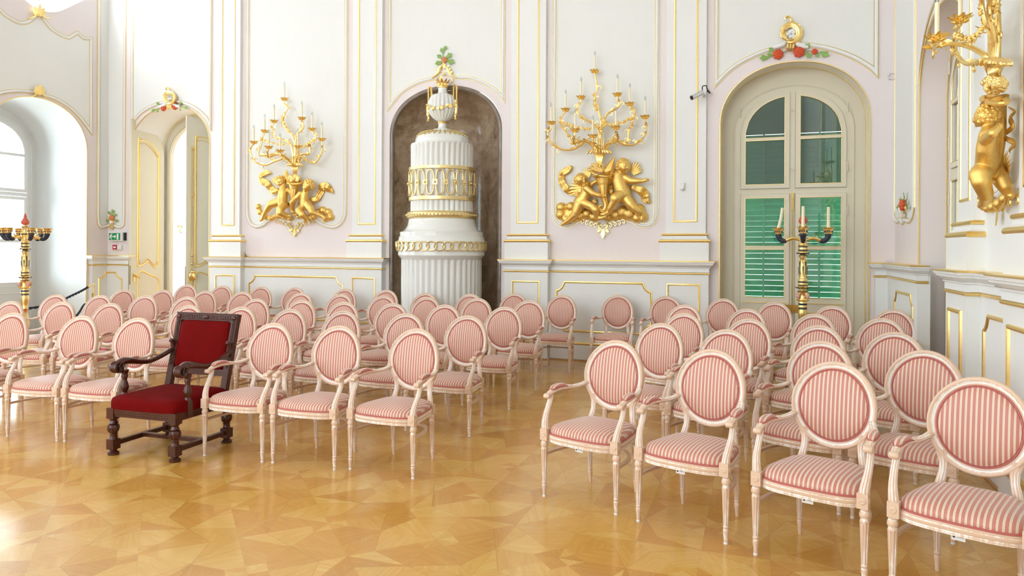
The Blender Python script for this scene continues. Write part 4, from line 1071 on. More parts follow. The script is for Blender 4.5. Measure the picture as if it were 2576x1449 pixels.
RD=dict(org=(1516,600),lip=[(1524,446,.15,15),(1531,428,.14,15),(1538,412,.13,9),(1546,395,.12,2)],tilt=-.18,
 cloud=[(1412,522,13),(1411,540,13),(1424,551,11),(1436,520,12),(1442,548,13),(1458,543,14),(1476,538,14),(1494,546,12),(1530,548,9),(1548,541,14),(1566,534,17),(1585,538,17),(1602,548,13),(1608,528,15),(1618,545,12)],
 cherubs=[dict(head=(1461,452,.16,15.5,10,-5),
   limbs=[Z([(600,520,.13,9),(590,600,.14,13),(600,660,.14,13.5),(560,740,.13,14.5),(490,810,.12,15.5)]),Z([(600,590,.2,8.5),(700,670,.23,7),(800,705,.22,6),(860,715,.2,4.5)]),Z([(640,560,.1,7),(700,510,.09,5.5),(760,475,.09,4.5)]),
          Z([(480,840,.14,13.5),(440,950,.14,12),(415,1010,.14,9.5),(330,1090,.12,6.5),(250,1140,.10,5.5),(215,1165,.1,4)]),Z([(560,820,.16,12),(700,880,.2,10.5),(745,930,.22,10),(780,1060,.18,7),(850,1060,.2,5.5),(900,1035,.22,4)])],
   hands=[Z([(880,715,.21)])[0]+(10,6)],wings=[(1470,470,1424,470,16),(1478,446,1479,418,9)]),
  dict(head=(1568,417,.17,17,12,3),
   limbs=[Z([(1150,340,.14,9),(1110,400,.14,15),(1110,470,.15,16),(1150,580,.16,17.5),(1190,680,.15,18)]),Z([(1220,420,.15,9),(1300,470,.16,8.5),(1400,475,.17,7),(1500,472,.17,5),(1540,460,.18,4)]),Z([(1040,410,.12,9),(985,450,.1,7),(960,500,.1,5)]),
          Z([(1130,700,.2,15),(1060,750,.24,14),(1040,800,.24,11),(980,900,.22,8.5),(950,970,.2,6.5),(880,1000,.22,6),(840,1005,.23,4)]),Z([(1220,740,.15,14.5),(1300,840,.17,12.5),(1350,900,.17,10.5),(1440,960,.15,8.5),(1480,1010,.13,6),(1480,1080,.13,5)])],
   hands=[Z([(1555,458,.18)])[0]+(14,-2)],wings=[(1590,436,1614,411,13),(1540,436,1538,416,10)])],
 drapes=[Z([(380,235,2),(310,290,9),(215,370,9),(210,470,9),(260,570,9),(330,640,8),(450,670,7),(560,660,5)]),Z([(1290,560,5),(1390,590,9),(1490,640,12),(1530,700,11),(1540,770,9),(1620,820,3)]),Z([(1000,530,5),(975,600,7),(1010,680,6),(1080,640,4)]),Z([(560,870,7),(680,850,8),(760,760,6)]),Z([(1100,790,8),(1250,760,8),(1390,800,3)])],
 horn=[(1513,436,.17,24),(1516,446,.16,18.5),(1517.5,462,.16,15),(1518,478,.16,12),(1519,494,.15,9.5),(1523,508,.14,8),(1524,520,.14,7),(1518,530,.15,6.5),(1509,528,.16,5.5),(1507,520,.16,4.5),(1513,516,.16,3.5)],
 fruit=(1502,423,21,13),plume=(1508,395),ph=31,pend=(1517,588),pu=12,
 arms=[(sc4([(495,760),(488,640),(500,540),(475,445),(452,370),(472,300),(458,215)]),sc4([(452,172)])[0],.13),
  (sc4([(490,760),(480,600),(420,540),(350,505),(325,450),(350,400)]),sc4([(353,362)])[0],.16),
  (sc4([(495,760),(500,600),(540,490),(590,455),(632,425),(622,385)]),sc4([(618,342)])[0],.2),
  (sc4([(520,760),(590,680),(690,690),(700,620),(735,520),(742,470),(712,440)]),sc4([(708,410)])[0],.17),
  (sc4([(510,760),(590,665),(660,705),(740,705),(810,650),(828,590),(820,545)]),sc4([(820,505)])[0],.24),
  (sc4([(480,760),(400,690),(300,690),(262,640),(205,560),(212,500)]),sc4([(240,452)])[0],.17),
  (sc4([(475,760),(400,680),(300,740),(200,738),(125,680),(112,620),(135,590)]),sc4([(135,548)])[0],.24),
  (sc4([(480,770),(420,700),(350,678),(300,700),(305,650)]),sc4([(310,602)])[0],.42),
  (sc4([(488,780),(465,720),(445,710),(438,685)]),sc4([(438,645)])[0],.50),
  (sc4([(510,770),(540,700),(600,690),(620,660),(610,625)]),sc4([(607,582)])[0],.42)],
 garlands=[sc4([(200,540,.25),(245,560,.27),(290,570,.3),(375,590,.3),(440,585,.25),(520,575,.22)]),sc4([(540,560,.22),(600,560,.25),(640,550,.28),(690,525,.28),(735,515,.25)]),sc4([(500,620,.2),(510,560,.2),(530,540,.2)]),sc4([(450,350,.14),(455,420,.15),(470,450,.15)])])
K2=lambda pts: [(600+p[0]/3.293,180+p[1]/3.293)+tuple(p[2:]) for p in pts]
def K2r(pts): return [(600+p[0]/3.293,180+p[1]/3.293,p[2],p[3]/3.293) for p in pts]
LD=dict(org=(741,600),lip=[(732,462,.13,11),(724,448,.13,8),(718,435,.13,6),(723,430,.13,2)],tilt=.05,
 cloud=[(x,y,r/3.293*.95) for x,y,r in K2([(165,1120,26),(180,1165,26),(225,1205,24),(270,1215,24),(330,1195,28),(390,1200,30),(430,1215,24),(500,1200,22),(560,1210,26),(620,1205,28),(660,1170,34),(700,1150,34),(745,1165,32),(765,1205,30),(720,1220,28)])],
 cherubs=[dict(head=K2([(348,908,.16)])[0]+(13,9,7),
   limbs=[K2r([(375,950,.15,26),(370,1000,.16,40),(365,1045,.17,42),(365,1090,.16,42)]),K2r([(335,1080,.17,36),(270,1100,.2,33),(245,1130,.19,27),(215,1180,.15,20),(200,1220,.13,15),(180,1235,.13,9)]),K2r([(375,1110,.2,32),(345,1140,.27,32),(345,1170,.28,30),(400,1200,.2,20),(430,1195,.18,12)]),K2r([(415,980,.15,22),(440,1010,.17,18),(450,1030,.18,12)]),K2r([(325,985,.13,22),(285,1000,.11,16),(265,985,.1,10)])],
   hands=[],wings=[K2([(320,930)])[0]+K2([(292,865)])[0]+(9,),K2([(310,980)])[0]+K2([(258,1000)])[0]+(10,)]),
  dict(head=K2([(580,940,.18)])[0]+(14,-10,6),
   limbs=[K2r([(560,985,.16,24),(545,1025,.16,34),(540,1070,.16,37),(548,1105,.16,38)]),K2r([(515,1010,.2,22),(480,1045,.24,19),(440,1085,.24,18),(440,1110,.23,14),(447,1150,.2,10)]),K2r([(570,1095,.18,32),(595,1130,.22,30),(605,1165,.22,26),(650,1180,.18,19),(690,1195,.15,15),(715,1215,.15,9)]),K2r([(530,1120,.18,30),(500,1150,.24,28),(530,1185,.25,28),(560,1215,.2,22),(555,1245,.18,14)])],
   hands=[K2([(447,1160,.2)])[0]+(1,8)],wings=[])],
 drapes=[K2([(275,845,2),(225,835,8),(190,870,8)])and [(x,y,w) for x,y,w in K2([(275,842,1.5),(225,838,8),(180,875,6),(195,905,9),(235,925,9),(265,960,9),(300,1010,8)])],K2([(590,1060,5),(640,1055,8),(675,1010,9),(690,960,10),(720,950,11),(755,975,9),(785,1005,2)]),K2([(330,1105,7),(400,1105,7),(450,1090,4)]),K2([(500,1080,4),(540,1130,7),(560,1120,4)])],
 horn=K2r([(468,915,.17,60),(466,930,.16,50),(463,970,.16,38),(458,1020,.16,30),(452,1070,.15,24),(448,1110,.15,20),(448,1150,.15,17),(460,1180,.15,13),(478,1185,.15,9),(482,1178,.15,6)]),
 fruit=K2([(463,885)])[0]+(16,9),plume=K2([(468,800)])[0],ph=20,pend=K2([(463,1335)])[0],pu=11,
 arms=[(K2([(470,800),(468,640),(450,540),(395,470),(365,410),(385,345),(408,300),(378,265)]),K2([(380,228)])[0],.13),
  (K2([(465,800),(440,620),(380,570),(320,550),(282,500),(280,450)]),K2([(295,412)])[0],.16),
  (K2([(472,800),(470,620),(485,520),(520,490),(540,450),(528,420)]),K2([(525,388)])[0],.2),
  (K2([(485,800),(520,690),(590,680),(590,600),(640,550),(620,505)]),K2([(610,478)])[0],.17),
  (K2([(482,800),(520,710),(580,745),(640,750),(690,670),(695,610)]),K2([(690,562)])[0],.24),
  (K2([(455,800),(380,700),(270,690),(165,690),(190,600),(200,540)]),K2([(217,494)])[0],.17),
  (K2([(455,800),(400,720),(300,745),(220,775),(135,745),(100,670),(108,620)]),K2([(127,586)])[0],.24),
  (K2([(460,800),(400,720),(320,690),(250,710),(240,670)]),K2([(250,628)])[0],.42),
  (K2([(460,800),(420,740),(370,705),(348,690)]),K2([(345,658)])[0],.5),
  (K2([(478,800),(480,730),(495,690),(492,660)]),K2([(492,623)])[0],.42)],
 garlands=[[(x,y,n) for x,y,n in K2([(190,560,.22),(250,580,.25),(330,600,.27),(420,600,.25)])],K2([(500,610,.2),(550,620,.22),(590,590,.22),(640,560,.22)]),K2([(365,380,.14),(395,460,.15),(420,490,.16)])])
qB=lambda x,y,n: FB.p(*FB.m(x,y,n),n)
sconce(qB,1/172.,RD,'gilded two-cherub candle sconce on the panel between the stove and the shuttered window',(0,-1,0))
sconce(qB,1/148.,LD,'gilded two-cherub candle sconce on the panel left of the stove, one cherub looking down',(0,-1,0))
T3=dict(org=(2510,580),tilt=-.1,
 cloud=[(2474,522,9),(2486,524,12),(2500,520,14),(2514,512,14),(2528,500,13),(2540,492,12)],
 cherubs=[dict(head=(2482,292,.22,25,-16,6),
   limbs=[[(2487,318,.21,12),(2486,342,.22,20),(2481,375,.22,21),(2484,408,.19,25)],[(2484,420,.17,25),(2466,440,.24,24),(2468,455,.24,21),(2480,490,.19,16),(2476,510,.17,11),(2466,518,.18,7)],[(2498,420,.12,22),(2520,455,.1,18),(2534,480,.08,13),(2544,492,.08,8)],[(2482,332,.19,13),(2478,352,.24,12),(2498,335,.26,10),(2514,318,.22,7)],[(2506,335,.1,12),(2520,330,.1,9)]],
   hands=[(2514,316,.22,8,-3)],wings=[(2528,450,2541,375,22),(2522,465,2530,400,18)])],
 drapes=[[(2468,402,5),(2492,412,12),(2512,430,10),(2500,452,6)],[(2530,345,3),(2541,320,9),(2548,290,9),(2540,268,3)],[(2534,345,5),(2546,360,8),(2545,385,2)]],
 horn=[(2502,252,.15,30),(2507,268,.14,20),(2511,300,.12,17),(2513,345,.11,15),(2511,390,.10,11),(2506,425,.11,9),(2512,440,.11,6)],
 fruit=(2502,212,29,20),plume=(2500,175),ph=44,pend=(2511,545),pu=22,
 arms=[([(2500,170),(2478,140),(2440,118),(2400,110),(2362,115),(2349,124),(2356,108)],(2357,95),.50),
  ([(2500,170),(2470,155),(2430,160),(2404,130),(2402,90),(2416,62)],(2416,48),.32),
  ([(2505,170),(2496,100),(2478,50),(2470,0),(2480,-50)],(2470,-70),.25),
  ([(2508,170),(2512,80),(2510,0),(2520,-60)],(2515,-90),.16),
  ([(2506,170),(2500,90),(2488,20),(2500,-30)],(2440,-60),.3)],
 garlands=[[(2408,88,.32),(2425,94,.32),(2445,97,.3),(2465,84,.28),(2478,70,.25)],[(2500,30,.2),(2512,20,.2),(2505,0,.2)]])
q3=lambda x,y,n: at_x(x,y,XR-.07-n)
sconce(q3,1/355.,T3,'gilded cherub candle sconce seen in profile on the right wall, cut by the top edge',(-1,0,0))
# ================================================================ TILED STOVE
def stove():
    so=at_y(1111.5,600,10.05); cx,cy=so.x,10.05
    t=empty('tiled_stove',(cx,cy,0)); tag(t,'tall white ceramic stove with gilded bands and an urn, standing in the brown marble niche','stove')
    m=MB(); m.lathe([(.68,.0),(.68,.12),(.66,.15),(.64,.17),(.627,.20)],96); m.build('base',CERAMIC,t)
    m=MB(); m.lathe([(.60,.20),(.627,.205),(.627,.22),(.627,.7),(.627,1.2),(.627,1.46),(.628,1.49),(.640,1.50)],240,flute=(.22,1.46,40,.045)); m.build('lower_drum',CERAMIC,t,auto=60)
    m=MB(); m.lathe([(.640,1.50),(.655,1.52),(.676,1.545),(.676,1.60),(.69,1.605),(.69,1.76),(.676,1.77),(.668,1.79),(.66,1.83),(.648,1.835),(.648,1.90),(.60,1.915),(.565,1.95),(.535,2.0),(.52,2.06),(.515,2.10)],96); m.build('plinth_moulding',CERAMIC,t)
    g=MB(); n=37
    for k in range(n):
        th=2*PI*k/n; sgn=1 if k%2 else -1
        pts=[]
        for i in range(20):
            a=2*PI*i/20; tt=th+.078*math.cos(a)/.69*1.0; r=.700+.008*math.sin(a*1+.6)
            pts.append((r*math.cos(tt*1.0),r*math.sin(tt*1.0),1.682+.066*math.sin(a)))
        g.tube(pts,.0105,6,closed=True)
    g.build('gilded_chain_band',GOLDL,t)
    g=MB(); g.lathe([(.515,2.10),(.54,2.12),(.55,2.16),(.54,2.20),(.515,2.215)],120)
    for k in range(60):
        th=2*PI*k/60; g.ball((.548*math.cos(th),.548*math.sin(th),2.16),(.022,.022,.016),6,4)
    g.build('gilded_laurel_ring',GOLDL,t,auto=0)
    m=MB(); m.lathe([(.487,2.215),(.487,2.3),(.487,2.9),(.487,3.22),(.489,3.245),(.489,3.26),(.43,3.27),(.425,3.275),(.42,3.32)],216,flute=(2.215,3.22,36,.05)); m.build('upper_drum',CERAMIC,t,auto=60)
    g=MB()
    for z0,z1 in ((2.38,2.44),(2.845,2.90)): g.lathe([(.49,z0),(.516,z0+.004),(.518,z0+.012),(.514,(z0+z1)/2),(.518,z1-.012),(.516,z1-.004),(.49,z1)],120)
    n=21
    for k in range(n):
        th=2*PI*k/n; pts=[]
        for i in range(28):
            a=2*PI*i/28; s_,c_=math.sin(a),math.cos(a); e=.75
            pts.append((.515*math.cos(th+.061/.515*math.copysign(abs(c_)**e,c_)),.515*math.sin(th+.061/.515*math.copysign(abs(c_)**e,c_)),2.643+.185*math.copysign(abs(s_)**e,s_)))
        g.tube(pts,.012,6,closed=True)
        th2=th+PI/n; q=Vector((.52*math.cos(th2),.52*math.sin(th2),2.643)); g.box(q,(.014,.078,.078),rot=Matrix.Rotation(th2,3,'Z')); g.ball(q+Vector((.01*math.cos(th2),.01*math.sin(th2),0)),.02,8,6)
    g.build('gilded_lattice_band',GOLDL,t)
    m=MB(); m.lathe([(.42,3.32),(.415,3.35),(.39,3.385),(.34,3.42),(.26,3.447),(.18,3.46),(.165,3.475),(.16,3.496),(.15,3.50),(.10,3.51),(.07,3.53),(.062,3.56),(.064,3.595)],72); m.build('dome',CERAMIC,t)
    g=MB()
    for k in range(30):
        th=2*PI*k/30; c,s=math.cos(th),math.sin(th)
        g.tube([(.40*c,.40*s,3.386),(.34*c,.34*s,3.428),(.27*c,.27*s,3.452),(.20*c,.20*s,3.463)],[.012,.020,.016,.006],6)
    g.build('gilded_gadroons',GOLDL,t)
    u=MB(); u.lathe([(.06,3.625),(.10,3.645),(.16,3.69),(.205,3.75),(.224,3.81),(.226,3.87),(.218,3.94),(.195,4.00),(.165,4.035),(.12,4.05),(.085,4.06),(.072,4.08),(.066,4.12),(.072,4.158),(.04,4.16)],120,flute=(3.66,4.02,20,.09)); ur=u.build('urn',CERAMIC,t,auto=60)
    g=MB(); g.lathe([(.062,3.593),(.074,3.60),(.078,3.612),(.072,3.624),(.06,3.628)],40)
    g.lathe([(.07,4.15),(.084,4.158),(.088,4.175),(.08,4.185),(.07,4.20)],40)
    for k in range(10):
        th=2*PI*k/10; c,s=math.cos(th),math.sin(th); g.ball((.075*c,.075*s,4.20),.024,7,5); leafm(g,(.06*c,.06*s,4.19),(c*.3,s*.3,1),(c,s,0),.10,.022,.4)
    leafm(g,(0,-.04,4.2),(0,0,1),(0,-1,0),.14,.03,.2); g.build('gilded_crown',GOLD,ur)
    for sx in (-1,1):
        g=MB(); x=sx*.215; pts=[(x-sx*.0-.026,0,3.93),(x-.026,0,4.15),(x-.018,0,4.175),(x,0,4.185),(x+.018,0,4.175),(x+.026,0,4.15),(x+.026,0,3.93)]
        g.tube(pts,.014,6,flat=1.4,nrm=(0,1,0)); g.tube([(x+sx*.01,-.02,3.95),(x+sx*.03,-.02,3.85),(x+sx*.025,-.02,3.76),(x+sx*.01,-.02,3.68)],[.018,.026,.028,.016],7)
        for k in range(5): g.ball((x+sx*.02+.01*math.sin(k*2),-.03,3.66+.06*k),.022,6,4)
        g.build('gilded_handle',GOLD,ur)
    g=MB()
    for k in range(17):
        th=PI+PI*k/16; r=.235; z=3.90-.10*math.sin(PI*k/16)-.0
        p=Vector((r*math.cos(th),r*math.sin(th),z)); nn=Vector((math.cos(th),math.sin(th),0))
        if k%3==1: rosette(g,p,nn,.034,6)
        else: leafm(g,p,Vector((-nn.y,nn.x,rnd.uniform(-1,1))),nn,.07,.02,.3)
    g.build('gilded_garland',GOLD,ur)
stove()
# ================================================================ STANDING CANDELABRA
def candelabrum(loc,rz,angs,candles,label,sc=1.0,dots=None):
    t=empty('standing_candelabrum',loc,rz); tag(t,label,'candelabrum')
    g=MB()
    prof=[(.20,0),(.205,.02),(.19,.05),(.13,.07),(.08,.10),(.055,.14),(.05,.18),(.07,.20),(.07,.22),(.045,.24),(.04,.30),(.055,.36),(.065,.44),(.055,.52),(.04,.58),(.036,.64),(.052,.66),(.052,.68),(.040,.70),(.046,.74),(.056,.80),(.058,.85),(.045,.885),(.045,.90),(.060,.91),(.060,.925),(.05,.94),(.05,.985),(.07,.99),(.075,1.0),(.06,1.03),(.055,1.08),(.07,1.11),(.04,1.125),(.042,1.14),(.078,1.16),(.08,1.17),(.055,1.19),(.06,1.20),(.06,1.22),(.052,1.23),(.058,1.25),(.058,1.265),(.045,1.28),(.042,1.30),(.05,1.34),(.052,1.375),(.046,1.43),(.034,1.50),(.036,1.535),(.046,1.555),(.046,1.57),(.034,1.58),(.045,1.60),(.070,1.615),(.070,1.625),(.052,1.64),(.056,1.655),(.056,1.68),(.05,1.69),(.058,1.70),(.058,1.73),(.045,1.74),(.042,1.80),(.055,1.83),(.055,1.855),(.042,1.87),(.04,1.93),(.048,1.94),(.048,1.965),(.036,1.975),(.036,1.985)]
    g.lathe(prof,28,flute=(1.30,1.52,8,.12))
    for k in range(4):
        th=PI/4+PI/2*k; g.tube([(.06*math.cos(th),.06*math.sin(th),1.09),(.085*math.cos(th),.085*math.sin(th),1.05),(.08*math.cos(th),.08*math.sin(th),1.0)],[.015,.02,.012],7)
        for s_ in (-1,1):
            a=th+s_*.5; leafm(g,(.044*math.cos(a),.044*math.sin(a),1.30),(0,0,1),(math.cos(a),math.sin(a),0),.22,.018,.02)
    st=g.build('stem',GOLD,t,auto=50)
    for r,z,h in ((.0525,.89,.016),(.0535,.945,.03),(.047,.962,.02),(.066,1.115,.008),(.062,1.185,.01),(.062,1.235,.009),(.057,1.573,.010),(.060,1.648,.012),(.060,1.692,.009),(.056,1.842,.018),(.050,1.952,.01),(.072,1.155,.01)):
        d=MB(); d.lathe([(r-.01,z-h/2),(r,z-h/2),(r,z+h/2),(r-.01,z+h/2)],28); d.build('enamel_band',NAVY,st)
    d=MB()
    for k in range(8):
        th=2*PI*k/8; c,s=math.cos(th),math.sin(th)
        d.ball((.079*c,.079*s,1.163),(.012,.012,.010),6,4); d.ball((.070*c,.070*s,1.607),(.009,.009,.012),6,4); d.tube([(.052*c,.052*s,1.33),(.05*c,.05*s,1.42),(.036*c,.036*s,1.50)],[.003,.008,.003],5)
    d.build('enamel_petals',NAVY,st)
    for k in range(4):
        th=PI/2*k+PI/4; c,s=math.cos(th),math.sin(th); f=MB(); f.ball((.082*c,.082*s,1.055),(.026,.026,.036),10,8); f.ball((.108*c,.108*s,1.05),(.007,.007,.010),6,4)
        f.build('painted_mask',FLESH,st)
    f=MB(); f.lathe([(.02,1.985),(.05,2.0),(.054,2.03),(.045,2.06),(.028,2.085),(.018,2.11),(.022,2.125),(.012,2.15),(.001,2.175)],16); f.v=[(x*(1+.12*math.sin(z*90+4*math.atan2(y,x))),y*(1+.12*math.sin(z*90+4*math.atan2(y,x))),z) for x,y,z in f.v]; f.build('flame_finial',FLAME,t,auto=0)
    for i,a in enumerate(angs):
        c,s=math.cos(a),math.sin(a); P=lambda r,z: (r*c,r*s,z)
        g=MB(); g.tube(cr([P(.04,1.775),P(.09,1.795),P(.13,1.80),P(.175,1.785),P(.215,1.768)],4),[.014,.02,.022,.024,.022],8)
        for k in range(3): leafm(g,P(.09+.035*k,1.80),Vector((c,s,.5)),Vector((0,0,1)),.06,.016,.4)
        ar=g.build('candle_arm',GOLD,t)
        h=MB(); pp=cr([P(.205,1.765),P(.245,1.765),P(.275,1.785),P(.292,1.815),P(.298,1.845)],5); h.tube(pp,[.024,.028,.030,.033,.038],12)
        h.v=[v for v in h.v]; 
        for k in range(7): q=pp[min(len(pp)-1,2+k*3)]; r=interp([.024,.028,.030,.033,.038],min(len(pp)-1,2+k*3)/(len(pp)-1)); h.ball(q,(r+.0035,)*3,12,7)
        h.build('navy_horn',NAVY,ar)
        g=MB(); g.lathe([(.030,1.85),(.042,1.858),(.045,1.87),(.048,1.89),(.058,1.905),(.060,1.918),(.05,1.925),(.076,1.929),(.078,1.936),(.05,1.938),(.018,1.934)],24,P(.30,0)); 
        g.build('candle_cup',GOLD,ar)
        h=MB()
        for k in range(10): h.ball((.30*c+.049*math.cos(2*PI*k/10),.30*s+.049*math.sin(2*PI*k/10),1.886),(.007,.007,.014),6,4)
        h.build('cup_petals',NAVY,ar)
        if candles:
            cnd=MB(); tl=(.05,.03,.0,.02)[i%4]; cnd.tube([P(.30,1.93),P(.30-tl*.6,2.05),(.30*c-tl*c+.0,.30*s-tl*s,2.20)],[.0215,.020,.0185],12); cnd.build('candle',CANDLE,ar)
    return t
c=at_y(2020,632,9.86); candelabrum((c.x,c.y,0),-.06,[PI,-PI/2,0],True,'tall blue and gold standing candelabrum with three white candles before the shuttered window')
r=ray(63,620); d_=11.1; candelabrum((r[0]*d_,r[1]*d_,0),YAW+.35,[k*PI/3 for k in range(6)],False,'tall blue and gold standing candelabrum with empty cups before the bright left window')
# ================================================================ STUCCO ORNAMENTS
def orn(name,label,cat,o): t=empty(name,o); tag(t,label,cat); return t
def rel(mb,o): mb.v=[tuple(Vector(v)-Vector(o)) for v in mb.v]; return mb
def spray(t,o,fr,n,flowers,leaves,stems,N):
    for (x,y,r,mt) in flowers:
        m=MB(); rosette(m,fr.p(*fr.m(x,y,n),n),N,r,7); rel(m,o).build('flower',mt,t,recalc=False)
    m=MB()
    for (x,y,dx,dy,L) in leaves:
        a=fr.p(*fr.m(x,y,n),n); b=fr.p(*fr.m(x+dx,y+dy,n),n); leafm(m,a,b-a,N,L,L*.24,.15)
        for s_ in (-1,1): 
            dd=(b-a).normalized(); sd=dd.cross(N); leafm(m,a+dd*L*.35,dd+sd*s_*.9,N,L*.5,L*.14,.15)
    for st in stems: m.tube(cr([fr.p(*fr.m(x,y,n),n) for x,y in st],4),.006,5)
    if m.v: rel(m,o).build('leaf_spray',GREEN,t,recalc=False)
# cartouche above the window
def cartouche(px,py,s,label,flowers,leaves,stems,flip=1):
    N=Vector((0,-1,0)); o=FB.p(*FB.m(px,py),0); t=orn('rocaille_cartouche',label,'ornament',o)
    P=lambda x,y,n=.04: FB.p(*FB.m(px+x*s,py+y*s,n+.012),n+.012)
    g=MB()
    ring=[P(22*math.cos(a),22*math.sin(a)*1.05,.06) for a in [PI*(.62)-2*PI*.86*k/22 for k in range(23)]]
    g.tube(ring,[.018,.03,.034,.034,.032,.028,.02],8,flat=.8,nrm=N)
    ring=[P(16*math.cos(a),16*math.sin(a)*1.05,.07) for a in [PI*(.55)-2*PI*.7*k/18 for k in range(19)]]; g.tube(ring,[.01,.018,.018,.014],7)
    for k in range(8):
        a=-PI*.42+PI*.85*k/7; b=P(25*math.cos(a),25*math.sin(a),.03); g.ball(b,(.032*s,.018,.032*s),8,6); scroll(g,b,P(40*math.cos(a),40*math.sin(a))-b,.010*s,N,.6,.03*s,1)
    for k in range(4): g.tube(cr([P(-14+k*3,-14+k*5,.06),P(-24+k*4,-4+k*4,.07),P(-20+k*4,12+k*2,.07),P(-8+k*3,16,.06)],4),[.006,.014,.016,.006],6)
    g.tube(cr([P(-2,-24,.05),P(2,-34,.06),P(-6,-42,.06),P(-14,-38,.05),P(-12,-34,.05)],4),[.016,.016,.014,.012],7)
    for k in range(3): g.tube([P(-6+k*7,24,.04),P(-8+k*7,38,.05),P(-9+k*7,46,.03)],[.016,.018,.008],7)
    rel(g,o).build('gilded_scroll',GOLD,t,recalc=False)
    w=MB()
    for k in range(9): w.ball(P(rnd.uniform(-8,10),rnd.uniform(-10,12),.05),.03*s,8,6)
    for s_ in (-1,1): w.tube(cr([P(s_*10,20,.03),P(s_*18,28,.03),P(s_*32,34,.03),P(s_*44,36,.02)],4),[.016,.03,.03,.02],8)
    rel(w,o).build('white_shell',WHITE,t,recalc=False)
    spray(t,o,FB,.03,flowers,leaves,stems,N); return t
cartouche(1989,83,1.0,'gilded rocaille cartouche with red roses above the shuttered window arch',
 [(1957,137,.07,ROSE),(2010,131,.075,ROSE),(2049,130,.04,ROSE)],
 [(1946,132,-8,-8,.09),(1934,144,-14,2,.12),(1944,140,-10,-2,.08),(2022,124,8,-8,.10),(2028,132,8,10,.10),(2052,134,4,8,.07),(2062,131,14,6,.13)],[[(1913,148),(1935,142),(1957,137),(1980,128)],[(2010,131),(2035,128),(2049,130),(2078,138)]])
cartouche(426,246,.62,'gilded rocaille cartouche with red roses above the open doorway',
 [(412,272,.06,ROSE),(441,268,.065,ROSE)],[(402,265,-7,-8,.09),(392,275,-8,4,.1),(400,275,-4,6,.07),(450,264,6,-5,.09),(452,273,4,6,.06),(463,270,8,2,.09)],[[(385,280),(400,272),(412,272)],[(441,268),(455,268),(470,272)]])
# flowers over the stove niche
N=Vector((0,-1,0)); o=FB.p(*FB.m(1117,170),0); t=orn('flower_crest','orange flower with green leaves on gilded crest above the stove niche','ornament',o)
spray(t,o,FB,.03,[(1118,151,.05,ORANGE)],[(1112,147,-10,-7,.10),(1112,155,-12,5,.12),(1122,146,10,-8,.12),(1124,152,14,5,.14),(1115,135,-4,-12,.10),(1115,127,8,-10,.09)],[[(1118,160),(1117,150),(1114,135),(1118,120)]],N)
g=MB(); P=lambda x,y,n=.04: FB.p(*FB.m(x,y,n),n)
for s_ in (-1,1): 
    g.tube(cr([P(1117+s_*2,166),P(1117+s_*9,172),P(1117+s_*14,184),P(1117+s_*24,192),P(1117+s_*30,196)],4),[.012,.02,.016,.012,.006],7)
    for k in range(3): leafm(g,P(1117+s_*(6+4*k),170+7*k),P(1117+s_*(14+4*k),166+7*k)-P(1117+s_*(6+4*k),170+7*k),N,.06,.018)
    scroll(g,P(1117+s_*18,197),P(1117+s_*30,200)-P(1117+s_*18,197),.012,N,.8,.04,-s_)
leafm(g,P(1117,172),P(1117,158)-P(1117,172),N,.09,.03); g.ball(P(1117,186,.05),(.03,.015,.015)); rel(g,o).build('gilded_scroll',GOLD,t,recalc=False)
# rose knots at panel feet
def knot(fr,px,py,N,label,s=1.0,mt=ORANGE):
    o=fr.p(*fr.m(px,py),0); t=orn('rose_knot',label,'ornament',o); sx=s
    spray(t,o,fr,.035,[(px,py-4*s,.062*s,mt)],[(px-2*s,py-12*s,-8*sx,-10,.09*s),(px+2*s,py-13*s,2*sx,-14,.10*s),(px+5*s,py-8*s,10*sx,-8,.09*s),(px-8*s,py,-10*sx,6,.09*s),(px+8*s,py,10*sx,6,.09*s)],[],N)
    g=MB(); a=fr.p(*fr.m(px,py+8*s,.04),.04); b=fr.p(*fr.m(px,py+26*s,.04),.04); leafm(g,a,b-a,N,(b-a).length,.05*s,.05)
    for q in (-1,1): scroll(g,fr.p(*fr.m(px+q*4*s,py+10*s,.04),.04),fr.p(*fr.m(px+q*12*s,py+8*s,.04),.04)-fr.p(*fr.m(px+q*4*s,py+10*s,.04),.04),.01*s,N,.7,.035*s,q)
    rel(g,o).build('gilded_leaf',GOLD,t,recalc=False)
    w=MB(); w.ball(fr.p(*fr.m(px-1,py+6*s,.03),.03),(.045*s,.03,.05*s)); rel(w,o).build('white_shell',WHITE,t,recalc=False)
knot(FB,281,552,N,'orange rose knot at the foot of the corner panel above the exit sign',1.0)
knot(FR,2272,520,Vector((-1,0,0)),'red rose knot at the foot of the corner strip right of the window',1.15,ROSE)
# gilded crests on the left wall mouldings
for (px,py,s,lab) in ((98,228,1.0,'small gilded acanthus crest over the bright left window arch'),(98,30,1.1,'gilded acanthus crest under the lobed upper window')):
    NL=Vector((1,0,0)); o=FL.p(*FL.m(px,py),0); g=MB(); P2=lambda x,y,n=.04: FL.p(*FL.m(px+x*s,py+y*s,n),n)
    for k in range(5):
        a=-PI/2+(k-2)*.55; p0=P2(0,8); leafm(g,p0,P2(20*math.cos(a),8+20*math.sin(a))-p0,NL,.17*s-.025*abs(k-2),.035,.2)
    for s_ in (-1,1): scroll(g,P2(s_*4,6),P2(s_*16,8)-P2(s_*4,6),.012,NL,.8,.04,s_); g.tube(cr([P2(s_*6,8),P2(s_*16,14),P2(s_*26,14)],4),[.014,.012,.005],6)
    g.ball(P2(0,8,.05),.03); ob=rel(g,o).build('acanthus_crest',GOLD,None,recalc=False); ob.location=o; tag(ob,lab,'ornament')
